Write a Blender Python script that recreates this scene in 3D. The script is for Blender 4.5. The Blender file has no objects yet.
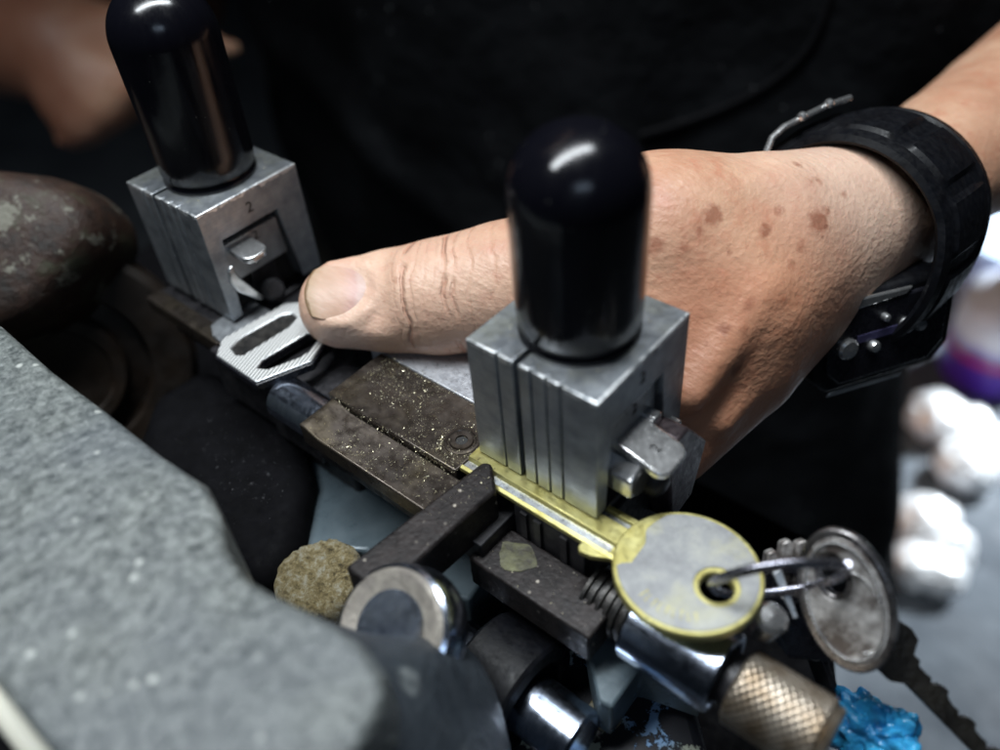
import bpy, bmesh, math, random
import numpy as np
from mathutils import Vector, Matrix, Euler, noise as mnoise

random.seed(7)
rng = np.random.default_rng(7)
SC = bpy.context.scene
COL = SC.collection
U = 0.01                                    # everything below is written in centimetres

# ---------------------------------------------------------------- camera
CAM_EUL = Euler((0.8273559, 0.0716408, 0.6961019), 'XYZ')
CAM_LOC = Vector((8.70463, -8.28581, 13.20862))
cd = bpy.data.cameras.new('camera')
cam = bpy.data.objects.new('camera', cd)
COL.objects.link(cam)
cam.location = CAM_LOC * U
cam.rotation_euler = CAM_EUL
cd.sensor_width = 36
cd.lens = 30.292
cd.clip_start = 0.005
cd.clip_end = 50
cd.dof.use_dof = True
cd.dof.focus_distance = 0.182
cd.dof.aperture_fstop = 6.1
SC.camera = cam

# ---------------------------------------------------------------- world, lamps, exposure
w = bpy.data.worlds.new('World')
SC.world = w
w.use_nodes = True
bg = w.node_tree.nodes['Background']
bg.inputs['Color'].default_value = (0.55, 0.75, 1.0, 1)
bg.inputs['Strength'].default_value = 0.006


def area(name, loc, target, sx, sy, power, col, roll=0.0, spread=180):
    d = bpy.data.lights.new(name, 'AREA')
    d.shape = 'RECTANGLE'
    d.size = sx * U
    d.size_y = sy * U
    d.energy = power
    d.color = col
    d.spread = math.radians(spread)
    o = bpy.data.objects.new(name, d)
    COL.objects.link(o)
    o.location = Vector(loc) * U
    q = (Vector(target) - Vector(loc)).to_track_quat('-Z', 'Y').to_matrix()
    o.rotation_euler = (q @ Matrix.Rotation(roll, 3, 'Z')).to_euler()
    return o


ct = area('ceiling_tube_lamp', (-8, -5, 61), (-8, -5, 0), 62, 8, 3.9, (0.90, 0.96, 1.0), 0, 125)
ct.rotation_euler = (0, 0, math.radians(64))
area('ground_fill_lamp', (30, 120, 30), (3, 62, -45), 16, 16, 3.2, (0.85, 0.93, 1.0), 0, 46)  # added fill that brightens the ground at the right, no known source
area('side_fill_lamp', (34, -30, 40), (2, 0, 0), 22, 10, 0.22, (0.62, 0.78, 1.0))  # added dim fill from the camera side, not an actual tube
area('far_bulb_lamp', (-34, 62, 24), (0, 2, 3), 4, 4, 0.5, (1.0, 0.88, 0.60))
SC.view_settings.view_transform = 'Standard'
SC.view_settings.look = 'None'
SC.view_settings.exposure = 0.0
SC.view_settings.gamma = 1.0
SC.render.engine = 'CYCLES'

# ---------------------------------------------------------------- pixel -> place helpers (the photograph is 1000 x 750)
RM = CAM_EUL.to_matrix()
FX = 841.4355


def ray(px, py):
    return RM @ Vector(((px - 500) / FX, -(py - 375) / FX, -1))


def T(px, py, t):
    return CAM_LOC + ray(px, py) * t


def onz(px, py, z):
    d = ray(px, py)
    return CAM_LOC + d * ((z - CAM_LOC.z) / d.z)


RIGHT = RM @ Vector((1, 0, 0))
UP = RM @ Vector((0, 1, 0))
BACK = RM @ Vector((0, 0, 1))


# ---------------------------------------------------------------- materials
class NT:
    def __init__(s, name):
        s.m = bpy.data.materials.new(name)
        s.m.use_nodes = True
        s.t = s.m.node_tree
        s.b = s.t.nodes['Principled BSDF']
        tc = s.t.nodes.new('ShaderNodeTexCoord')
        mp = s.t.nodes.new('ShaderNodeMapping')
        mp.inputs['Scale'].default_value = (100, 100, 100)
        s.t.links.new(tc.outputs['Object'], mp.inputs['Vector'])
        s.co = mp.outputs[0]

    def n(s, typ, **kw):
        nd = s.t.nodes.new(typ)
        for k, v in kw.items():
            if k in nd.inputs:
                s.put(nd.inputs[k], v)
            else:
                setattr(nd, k, v)
        return nd

    def put(s, sock, v):
        if isinstance(v, bpy.types.NodeSocket):
            s.t.links.new(v, sock)
        else:
            if isinstance(v, tuple) and len(v) == 3 and sock.type == 'RGBA':
                v = v + (1,)
            sock.default_value = v

    def noise(s, scale, detail=4, rough=0.55, co=None, stretch=None):
        co = co or s.co
        if stretch:
            mp = s.n('ShaderNodeMapping')
            mp.inputs['Scale'].default_value = stretch
            s.t.links.new(co, mp.inputs['Vector'])
            co = mp.outputs[0]
        nd = s.n('ShaderNodeTexNoise', Scale=scale, Detail=detail, Roughness=rough)
        s.t.links.new(co, nd.inputs['Vector'])
        return nd.outputs[0]

    def voro(s, scale, rnd=1.0, feature='F1'):
        nd = s.n('ShaderNodeTexVoronoi', Scale=scale, Randomness=rnd)
        nd.feature = feature
        s.t.links.new(s.co, nd.inputs['Vector'])
        return nd.outputs['Distance']

    def ramp(s, fac, a, b, ca=(0, 0, 0), cb=(1, 1, 1), mid=None):
        r = s.n('ShaderNodeValToRGB')
        e = r.color_ramp.elements
        e[0].position, e[1].position = a, b
        e[0].color = tuple(ca) + (1,)
        e[1].color = tuple(cb) + (1,)
        if mid:
            x = e.new(mid[0])
            x.color = tuple(mid[1]) + (1,)
        s.t.links.new(fac, r.inputs[0])
        return r.outputs[0]

    def mix(s, fac, a, b, mode='MIX'):
        nd = s.n('ShaderNodeMix', data_type='RGBA', blend_type=mode)
        s.put(nd.inputs[0], fac)
        s.put(nd.inputs[6], a)
        s.put(nd.inputs[7], b)
        return nd.outputs[2]

    def math(s, op, a, b=0.0, c=0.0, clamp=False):
        nd = s.n('ShaderNodeMath', operation=op)
        nd.use_clamp = clamp
        s.put(nd.inputs[0], a)
        s.put(nd.inputs[1], b)
        s.put(nd.inputs[2], c)
        return nd.outputs[0]

    def bump(s, h, dist, strength=1.0, prev=None):
        nd = s.n('ShaderNodeBump', Strength=strength, Distance=dist * U)
        s.t.links.new(h, nd.inputs['Height'])
        if prev is not None:
            s.t.links.new(prev, nd.inputs['Normal'])
        return nd.outputs[0]

    def attr(s, name):
        return s.n('ShaderNodeAttribute', attribute_name=name).outputs['Fac']

    def set(s, **kw):
        for k, v in kw.items():
            k = k.replace('_', ' ')
            if k == 'Base': k = 'Base Color'
            if k == 'Spec': k = 'Specular IOR Level'
            if k == 'SSS': k = 'Subsurface Weight'
            if k == 'Coat': k = 'Coat Weight'
            s.put(s.b.inputs[k], v)
        return s.m


def basic(name, a, b=None, scale=3.0, rough=0.5, metal=0.0, bump=0.0, bscale=20.0, rvar=0.15,
          specks=None, sthr=0.12, sscale=9.0, stretch=None, spec=0.5, a0=0.35, b0=0.7):
    """two-tone noise colour, noise roughness, noise bump, optional small specks of another colour"""
    m = NT(name)
    b = b or tuple(c * 0.7 for c in a)
    f = m.noise(scale, 5, 0.6, stretch=stretch)
    c = m.ramp(f, a0, b0, b, a)
    if specks:
        v = m.voro(sscale)
        k = m.ramp(v, sthr * 0.6, sthr, (1, 1, 1), (0, 0, 0))
        g = m.ramp(m.noise(1.7, 2), 0.42, 0.62)
        c = m.mix(m.math('MULTIPLY', k, g), c, specks)
    r = m.n('ShaderNodeMapRange')
    m.put(r.inputs[0], m.noise(scale * 2.3, 4))
    r.inputs[1].default_value, r.inputs[2].default_value = 0.3, 0.7
    r.inputs[3].default_value, r.inputs[4].default_value = max(0.03, rough - rvar), min(1, rough + rvar)
    m.set(Base=c, Roughness=r.outputs[0], Metallic=metal, Spec=spec)
    if bump:
        m.set(Normal=m.bump(m.noise(bscale, 4, stretch=stretch), bump))
    return m.m


M = {}


def bakelite():
    m = NT('glossy_black_bakelite')
    scr = m.ramp(m.noise(3.0, 5, 0.7, stretch=(1, 1, 0.25)), 0.35, 0.75, (0.13,) * 3, (0.30,) * 3)
    sp = m.ramp(m.voro(5), 0.05, 0.09, (1, 1, 1), (0, 0, 0))
    sp = m.math('MULTIPLY', sp, m.ramp(m.noise(1.2, 2), 0.54, 0.62))
    m.set(Base=m.mix(m.math('MULTIPLY', sp, 0.5), (0.003, 0.003, 0.005), (0.2, 0.2, 0.17)), Roughness=scr, Spec=0.42,
          Normal=m.bump(m.noise(2.0, 3), 0.004))
    return m.m


M['zinc'] = basic('satin_steel', (0.44, 0.46, 0.48), (0.30, 0.315, 0.33), 2.2, 0.40, 0.75, 0.004, 30)
def clampsteel():
    m = NT('satin_steel_with_chipped_edges')
    f = m.noise(2.0, 5, 0.6)
    c = m.ramp(f, 0.32, 0.7, (0.25, 0.275, 0.305), (0.44, 0.465, 0.49))
    sx = m.n('ShaderNodeSeparateXYZ')
    m.t.links.new(m.co, sx.inputs[0])
    xx, yy, zz = sx.outputs
    top = m.math('GREATER_THAN', zz, 3.105)
    ztop = m.math('GREATER_THAN', m.math('ADD', zz, m.math('MULTIPLY', m.math('SUBTRACT', m.noise(4.5, 3), 0.5), 0.40)), 3.05)
    ed = m.math('MAXIMUM', m.math('LESS_THAN', yy, -1.44), m.math('GREATER_THAN', xx, 1.42))
    chip = m.math('MULTIPLY', m.math('MULTIPLY', ztop, ed), m.ramp(m.noise(3.2, 3, 0.6), 0.40, 0.47))
    dust = m.math('MULTIPLY', top, m.ramp(m.noise(1.2, 5, 0.65), 0.45, 0.65))
    c = m.mix(m.math('MULTIPLY', dust, 0.45), c, (0.33, 0.33, 0.24))
    mk = m.noise(2.5, 5, 0.7, stretch=(0.5, 0.5, 14))
    c = m.mix(m.math('MULTIPLY', m.ramp(mk, 0.45, 0.7), 0.35), c, (0.16, 0.175, 0.20))
    sc_ = m.ramp(m.noise(1.6, 6, 0.8, stretch=(3, 3, 0.6)), 0.64, 0.68)
    c = m.mix(m.math('MULTIPLY', sc_, 0.4), c, (0.10, 0.10, 0.10))
    c = m.mix(chip, c, (0.80, 0.82, 0.83))
    m.set(Base=c, Roughness=m.ramp(m.noise(5, 4), 0.3, 0.7, (0.34,) * 3, (0.5,) * 3), Metallic=0.8, Normal=m.bump(m.noise(26, 4), 0.0015))
    return m.m


M['clampsteel'] = clampsteel()
M['zinc_edge'] = basic('worn_steel', (0.75, 0.77, 0.78), None, 6, 0.3, 0.8, 0.002, 20, 0.05)
M['polish'] = basic('polished_steel', (0.80, 0.80, 0.80), (0.6, 0.6, 0.6), 4, 0.24, 0.9, 0.0006, 6, 0.04)
M['chrome'] = basic('bright_chrome', (0.70, 0.78, 0.92), (0.45, 0.52, 0.66), 3, 0.2, 1.0, 0.0008, 14, 0.05, stretch=(6, 1, 1))
M['dsteel'] = basic('dark_oily_steel', (0.035, 0.033, 0.036), (0.010, 0.010, 0.012), 2.5, 0.45, 0.35, 0.006, 12)
M['blackhole'] = basic('black_recess', (0.012, 0.012, 0.012), None, 3, 0.6, 0.0)
M['rust'] = basic('rusty_dark_bar', (0.028, 0.022, 0.021), (0.011, 0.009, 0.009), 3, 0.5, 0.4, 0.015, 9,
                  specks=(0.5, 0.45, 0.38), sthr=0.17, sscale=4.2)
M['brown'] = basic('old_brown_wheel', (0.020, 0.012, 0.007), (0.009, 0.006, 0.004), 0.8, 0.55, 0.1, 0.01, 6)
M['bakelite'] = bakelite()
M['rubber'] = basic('matte_black_resin', (0.0045, 0.005, 0.007), (0.003, 0.003, 0.004), 3, 0.45, 0, 0.004, 12, spec=0.22)
M['soot'] = basic('soot_black_metal', (0.004, 0.004, 0.005), (0.002, 0.002, 0.0025), 2, 0.75, 0, 0.006, 8, spec=0.06)
M['gloss_black'] = basic('gloss_black_plastic', (0.010, 0.010, 0.014), None, 3, 0.28, 0, 0)
M['floor'] = basic('grey_pavement', (0.13, 0.15, 0.17), (0.06, 0.07, 0.085), 0.10, 0.75, 0, 0.3, 0.6)
M['lcd'] = basic('violet_grey_display', (0.06, 0.055, 0.12), None, 2, 0.3)
M['slate'] = basic('slate_and_shaded_enamel', (0.045, 0.055, 0.066), (0.022, 0.028, 0.036), 0.9, 0.5, 0, 0.05, 5, specks=(0.20, 0.22, 0.22), sthr=0.25, sscale=0.9)  # housing paint in its shaded tone, also used on the collar hub
M['teal'] = basic('blue_grey_enamel', (0.11, 0.145, 0.165), (0.07, 0.095, 0.11), 0.7, 0.34, 0.15, 0.004, 8)
M['alu'] = basic('scuffed_aluminium', (0.52, 0.53, 0.56), (0.36, 0.37, 0.40), 5, 0.38, 0.6, 0.01, 25)
M['thread'] = basic('blackened_thread', (0.06, 0.055, 0.05), (0.02, 0.02, 0.02), 4, 0.4, 0.6, 0.01, 20)
M['brasschip'] = basic('brass_filings', (0.85, 0.76, 0.45), (0.75, 0.70, 0.55), 9, 0.4, 0.6)
M['whitechip'] = basic('pale_metal_dust', (0.62, 0.62, 0.64), None, 9, 0.5, 0.4)


def steel_rail():
    m = NT('brown_oily_steel')
    f = m.noise(1.1, 4, 0.5, stretch=(0.35, 1.4, 1.4))
    c = m.ramp(f, 0.3, 0.72, (0.045, 0.037, 0.032), (0.10, 0.082, 0.068), (0.52, (0.070, 0.057, 0.048)))
    g = m.ramp(m.noise(0.8, 3), 0.5, 0.7)
    c = m.mix(m.math('MULTIPLY', g, 0.3), c, (0.12, 0.095, 0.045))
    sp = m.ramp(m.voro(18), 0.08, 0.16, (1, 1, 1), (0, 0, 0))
    k = m.ramp(m.noise(1.6, 3), 0.42, 0.6)
    c = m.mix(m.math('MULTIPLY', sp, k), c, (0.5, 0.42, 0.22))
    r = m.ramp(m.noise(4, 4), 0.3, 0.7, (0.2,) * 3, (0.5,) * 3)
    m.set(Base=c, Roughness=r, Metallic=0.75, Normal=m.bump(m.noise(9, 4, stretch=(0.3, 2, 2)), 0.002))
    return m.m


M['rail'] = steel_rail()


def hammered():
    m = NT('hammered_grey_enamel')
    v = m.voro(5.5, feature='SMOOTH_F1')
    n1 = m.noise(4.8, 5, 0.7)
    h = m.math('ADD', v, m.math('MULTIPLY', n1, 0.9))
    c = m.ramp(n1, 0.32, 0.68, (0.032, 0.040, 0.040), (0.215, 0.232, 0.222))
    big = m.ramp(m.noise(0.35, 2), 0.4, 0.65)
    c = m.mix(big, c, (0.17, 0.20, 0.225), 'MIX') if False else m.mix(m.math('MULTIPLY', big, 0.45), c, (0.085, 0.098, 0.112))
    sp = m.ramp(m.voro(2.4), 0.10, 0.20, (1, 1, 1), (0, 0, 0))
    gate = m.ramp(m.noise(1.3, 1), 0.50, 0.62)
    c = m.mix(m.math('MULTIPLY', m.math('MULTIPLY', sp, gate), 0.6), c, (0.60, 0.62, 0.58))
    m.set(Base=c, Roughness=0.42, Spec=0.6, Normal=m.bump(h, 0.06))
    return m.m


M['hammer'] = hammered()


def lump_mat():
    m = NT('rusty_green_peeling_paint')
    sx = m.n('ShaderNodeSeparateXYZ')
    m.t.links.new(m.co, sx.inputs[0])
    f = m.noise(0.9, 6, 0.7)
    c = m.ramp(f, 0.36, 0.66, (0.010, 0.007, 0.005), (0.045, 0.045, 0.026), (0.52, (0.032, 0.014, 0.008)))
    p = m.ramp(m.noise(0.8, 7, 0.72), 0.56, 0.60)
    c = m.mix(m.math('MULTIPLY', p, 0.8), c, (0.17, 0.165, 0.13))
    m.set(Base=c, Roughness=0.55, Normal=m.bump(m.noise(3, 6, 0.7), 0.08))
    return m.m


M['lump'] = lump_mat()


def flaky():
    m = NT('black_casting_with_flaking_blue_paint')
    f = m.noise(1.5, 6, 0.68)
    k = m.ramp(f, 0.535, 0.56)
    pc = m.ramp(m.noise(0.45, 2), 0.46, 0.54, (0.20, 0.34, 0.55), (0.34, 0.37, 0.30))
    c = m.mix(k, (0.012, 0.013, 0.018), pc)
    m.set(Base=c, Roughness=0.5, Normal=m.bump(k, 0.02))
    return m.m


M['flaky'] = flaky()


def grease():
    m = NT('greasy_brass_swarf')
    f = m.noise(4.2, 7, 0.8)
    c = m.ramp(f, 0.35, 0.68, (0.07, 0.055, 0.03), (0.60, 0.59, 0.50), (0.5, (0.34, 0.27, 0.13)))
    m.set(Base=c, Roughness=0.4, Spec=0.6, Normal=m.bump(f, 0.22, prev=m.bump(m.voro(7), 0.06)))
    return m.m


M['grease'] = grease()


def brass(name, dark):
    m = NT(name)
    f = m.noise(2.5, 5, 0.65)
    c = m.ramp(f, 0.3, 0.7, dark, (0.54, 0.50, 0.22))
    m.set(Base=c, Roughness=m.ramp(m.noise(7, 4), 0.3, 0.7, (0.25,) * 3, (0.5,) * 3), Metallic=0.7, Normal=m.bump(m.noise(30, 4), 0.002))
    return m.m


M['brass'] = brass('yellow_brass', (0.40, 0.345, 0.10))


def nickel():
    m = NT('scuffed_nickel_face')
    f = m.noise(1.6, 6, 0.7)
    c = m.ramp(f, 0.3, 0.68, (0.20, 0.20, 0.21), (0.37, 0.37, 0.34), (0.5, (0.28, 0.285, 0.285)))
    y = m.ramp(m.noise(0.9, 4), 0.56, 0.70)
    c = m.mix(m.math('MULTIPLY', y, 0.5), c, (0.40, 0.38, 0.22))
    m.set(Base=c, Roughness=m.ramp(m.noise(5, 5), 0.3, 0.7, (0.34,) * 3, (0.52,) * 3), Metallic=0.35, Normal=m.bump(m.noise(22, 5), 0.002))
    return m.m


M['nickel'] = nickel()


def old_key():
    m = NT('worn_engraved_nickel')
    w_ = m.voro(16)
    d = m.ramp(m.noise(1.5, 5, 0.7), 0.40, 0.62)
    c = m.mix(d, (0.12, 0.10, 0.09), (0.70, 0.68, 0.66))
    m.set(Base=c, Roughness=0.34, Metallic=0.45, Normal=m.bump(w_, 0.008))
    return m.m


M['oldkey'] = old_key()


def striped():
    m = NT('fine_striped_white_nickel')
    sx = m.n('ShaderNodeSeparateXYZ')
    m.t.links.new(m.co, sx.inputs[0])
    s = m.math('ADD', m.math('MULTIPLY', sx.outputs[0], 0.94), m.math('MULTIPLY', sx.outputs[1], 0.34))
    t = m.math('SINE', m.math('MULTIPLY', s, 6.2832 / 0.088))
    k = m.ramp(m.math('MULTIPLY_ADD', t, 0.5, 0.5), 0.25, 0.55)
    c = m.mix(k, (0.16, 0.16, 0.16), (0.80, 0.80, 0.78))
    m.set(Base=c, Roughness=0.35, Metallic=0.25, Normal=m.bump(k, 0.004))
    return m.m


M['stripe'] = striped()


def knurl():
    m = NT('knurled_bronze')
    # diamonds come from the mesh; this adds tarnish
    f = m.noise(2, 4)
    c = m.ramp(f, 0.35, 0.65, (0.20, 0.15, 0.10), (0.40, 0.35, 0.29))
    m.set(Base=c, Roughness=0.36, Metallic=0.8)
    return m.m


M['knurl'] = knurl()


def cloth():
    m = NT('black_apron_cloth')
    a = m.noise(0.30, 4)
    c = m.ramp(a, 0.3, 0.7, (0.0025, 0.0028, 0.0034), (0.0065, 0.0072, 0.0085))
    sp = m.ramp(m.voro(1.3), 0.045, 0.075, (1, 1, 1), (0, 0, 0))
    g = m.ramp(m.noise(0.3, 3), 0.5, 0.62)
    c = m.mix(m.math('MULTIPLY', sp, g), c, (0.35, 0.37, 0.38))
    wv = m.noise(9, 2, 0.5)
    n1 = m.bump(wv, 0.05)
    m.set(Base=c, Roughness=0.9, Spec=0.08, Normal=m.bump(m.noise(0.25, 3), 0.8, prev=n1))
    return m.m


M['cloth'] = cloth()


def bluefilm():
    m = NT('blue_plastic_film')
    f = m.noise(1.3, 4)
    m.set(Base=m.ramp(f, 0.35, 0.65, (0.015, 0.14, 0.36), (0.05, 0.42, 0.72)), Roughness=0.2, Spec=0.6,
          Normal=m.bump(m.noise(2.2, 4), 0.2))
    return m.m


M['bluefilm'] = bluefilm()
M['glint'] = NT('white_glint').set(Base=(0.95, 0.96, 0.97), Roughness=0.35, Metallic=0.3)  # for the balls that replace blurred highlights
M['paleplastic'] = NT('pale_translucent_plastic').set(Base=(0.55, 0.66, 0.80), Roughness=0.3)


def bottle_mat():
    m = NT('white_and_violet_print')
    sx = m.n('ShaderNodeSeparateXYZ')
    m.t.links.new(m.co, sx.inputs[0])
    z = sx.outputs[2]
    z = m.math('ADD', z, m.math('MULTIPLY', m.noise(0.5, 2), 1.2))
    k = m.ramp(m.math('MULTIPLY', z, 0.1), 0.50, 0.66, (0.10, 0.03, 0.42), (0.80, 0.84, 0.95))
    m.set(Base=k, Roughness=0.35)
    return m.m


M['bottle'] = bottle_mat()
M['redplastic'] = NT('red_plastic').set(Base=(0.5, 0.02, 0.04), Roughness=0.4)


def skin():
    m = NT('tanned_freckled_skin')
    big = m.noise(0.55, 3)
    med = m.noise(2.4, 4, 0.6)
    c = m.ramp(big, 0.3, 0.7, (0.43, 0.21, 0.128), (0.58, 0.355, 0.235))
    red = m.ramp(med, 0.50, 0.75)
    c = m.mix(m.math('MULTIPLY', red, 0.6), c, (0.43, 0.155, 0.09))
    # wrist paler, thumb tip pinker; lower hand and far arm get painted shade
    c = m.mix(m.math('MULTIPLY', m.attr('pale'), 0.6), c, (0.76, 0.57, 0.46))
    c = m.mix(m.math('MULTIPLY', m.attr('ruddy_shade'), 0.55), c, (0.52, 0.22, 0.12))
    c = m.mix(m.math('MULTIPLY', m.attr('far_shade'), 0.8), c, (0.15, 0.06, 0.038))
    # freckles: signed distance to each spot, roughened by noise
    sd = m.math('ADD', m.attr('spot'), m.math('MULTIPLY', m.math('SUBTRACT', m.noise(5.0, 3, 0.55), 0.5), 0.34))
    k = m.ramp(sd, 0.43, 0.58, (1, 1, 1), (0, 0, 0))
    c = m.mix(m.math('MULTIPLY', k, 0.74), c, (0.25, 0.085, 0.045))
    fs_ = m.ramp(m.voro(1.35), 0.07, 0.16, (1, 1, 1), (0, 0, 0))
    fg = m.ramp(m.noise(0.8, 2), 0.46, 0.58)
    c = m.mix(m.math('MULTIPLY', m.math('MULTIPLY', fs_, fg), 0.38), c, (0.33, 0.12, 0.07))
    fine = m.ramp(m.noise(14, 3, 0.6), 0.60, 0.72)
    c = m.mix(m.math('MULTIPLY', fine, 0.30), c, (0.40, 0.17, 0.10))
    # creases over the thumb joint, from a coordinate along the thumb
    s = m.attr('along')
    s = m.math('ADD', s, m.math('MULTIPLY', m.math('SUBTRACT', m.noise(0.6, 2), 0.5), 0.75))
    s = m.math('ADD', s, m.math('MULTIPLY', m.math('SUBTRACT', m.noise(4, 2), 0.5), 0.07))
    r = m.n('ShaderNodeValToRGB')
    cr = r.color_ramp
    cr.interpolation = 'EASE'
    pts = [(0, 1)]
    for x, dpt, wd in ((0.165, 0.85, 0.006), (0.190, 0.15, 0.009), (0.210, 0.8, 0.006), (0.236, 0.85, 0.007), (0.262, 0.75, 0.007), (0.288, 0.0, 0.011), (0.312, 0.55, 0.008), (0.345, 0.8, 0.008), (0.40, 0.8, 0.009)):
        pts += [(x - wd, 1), (x, dpt), (x + wd, 1)]
    while len(cr.elements) < len(pts):
        cr.elements.new(0.5)
    for e, (p, v) in zip(sorted(cr.elements, key=lambda e: e.position), sorted(pts)):
        e.position = p
        e.color = (v, v, v, 1)
    els = list(cr.elements)
    for i, (p, v) in enumerate(sorted(pts)):
        els[i].position = p
        els[i].color = (v, v, v, 1)
    m.t.links.new(m.math('MULTIPLY', s, 0.1), r.inputs[0])
    breakup = m.ramp(m.noise(0.8, 2), 0.36, 0.5)
    crease = m.math('SUBTRACT', 1.0, m.math('MULTIPLY', m.math('MULTIPLY', m.math('SUBTRACT', 1.0, r.outputs[0]), m.attr('joint')), breakup))
    c = m.mix(m.math('MULTIPLY', m.math('SUBTRACT', 1.0, crease), 0.42), c, (0.42, 0.14, 0.08))
    # fine skin grain: small cells plus stretched lines across the hand
    g1 = m.voro(7.5)
    g2 = m.noise(10, 5, 0.65, stretch=(1.0, 0.55, 1.0))
    lines = m.noise(3.2, 4, 0.6, stretch=(0.35, 1.5, 1.5))
    b = m.bump(g1, 0.008)
    b = m.bump(g2, 0.013, prev=b)
    b = m.bump(lines, 0.024, prev=b)
    b = m.bump(m.noise(1.1, 3, 0.6, stretch=(0.5, 1.2, 1.2)), 0.04, prev=b)
    b = m.bump(crease, 0.075, prev=b)
    m.set(Base=c, Roughness=m.ramp(m.noise(6, 3), 0.3, 0.7, (0.38,) * 3, (0.56,) * 3), Spec=0.45, SSS=0.12, Normal=b)
    m.b.inputs['Subsurface Radius'].default_value = (1.0, 0.35, 0.2)
    m.b.inputs['Subsurface Scale'].default_value = 0.25 * U
    return m.m


M['skin'] = skin()


def nailmat():
    m = NT('ridged_fingernail')
    a = m.attr('nu')
    f = m.noise(3, 3)
    a2 = m.math('ADD', a, m.math('MULTIPLY', m.math('SUBTRACT', f, 0.5), 0.10))
    # free edge (0) dirty yellow, body pink, lunula (1) pale
    r = m.n('ShaderNodeValToRGB')
    e = r.color_ramp.elements
    e[0].position, e[0].color = 0.03, (0.20, 0.13, 0.07, 1)
    e[1].position, e[1].color = 1.0, (0.54, 0.37, 0.32, 1)
    for p, cc in ((0.06, (0.46, 0.33, 0.23)), (0.22, (0.56, 0.39, 0.30)), (0.55, (0.58, 0.38, 0.30)), (0.74, (0.54, 0.34, 0.30)), (0.80, (0.56, 0.40, 0.36))):
        x = e.new(p)
        x.color = cc + (1,)
    m.t.links.new(a2, r.inputs[0])
    ridges = m.noise(6, 2, 0.5, stretch=(0.1, 2, 2))
    rcol = m.ramp(m.noise(2.2, 4, 0.6, stretch=(0.4, 1.6, 1.6)), 0.35, 0.7, (0.84, 0.80, 0.74), (1, 1, 1))
    m.set(Base=m.mix(1.0, r.outputs[0], rcol, 'MULTIPLY'), Roughness=0.42, Spec=0.35, SSS=0.1, Normal=m.bump(ridges, 0.008))
    m.b.inputs['Subsurface Radius'].default_value = (1.0, 0.35, 0.2)
    m.b.inputs['Subsurface Scale'].default_value = 0.15 * U
    return m.m


M['nail'] = nailmat()


# ---------------------------------------------------------------- object helpers
def link(name, me, mat, parent=None, smooth=False, bevel=0, segs=2, angle=35):
    o = bpy.data.objects.new(name, me)
    COL.objects.link(o)
    if mat is not None:
        o.data.materials.append(M[mat] if isinstance(mat, str) else mat)
    if parent is not None:
        o.parent = parent
    if smooth is True:
        for p in me.polygons:
            p.use_smooth = True
    elif smooth == 'auto' or bevel:
        for p in me.polygons:
            p.use_smooth = True
        try:
            me.set_sharp_from_angle(angle=math.radians(angle))
        except Exception:
            pass
    if bevel:
        b = o.modifiers.new('bevel', 'BEVEL')
        b.width = bevel * U
        b.segments = segs
        b.limit_method = 'ANGLE'
        b.angle_limit = math.radians(30)
        b.harden_normals = False
    return o


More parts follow.
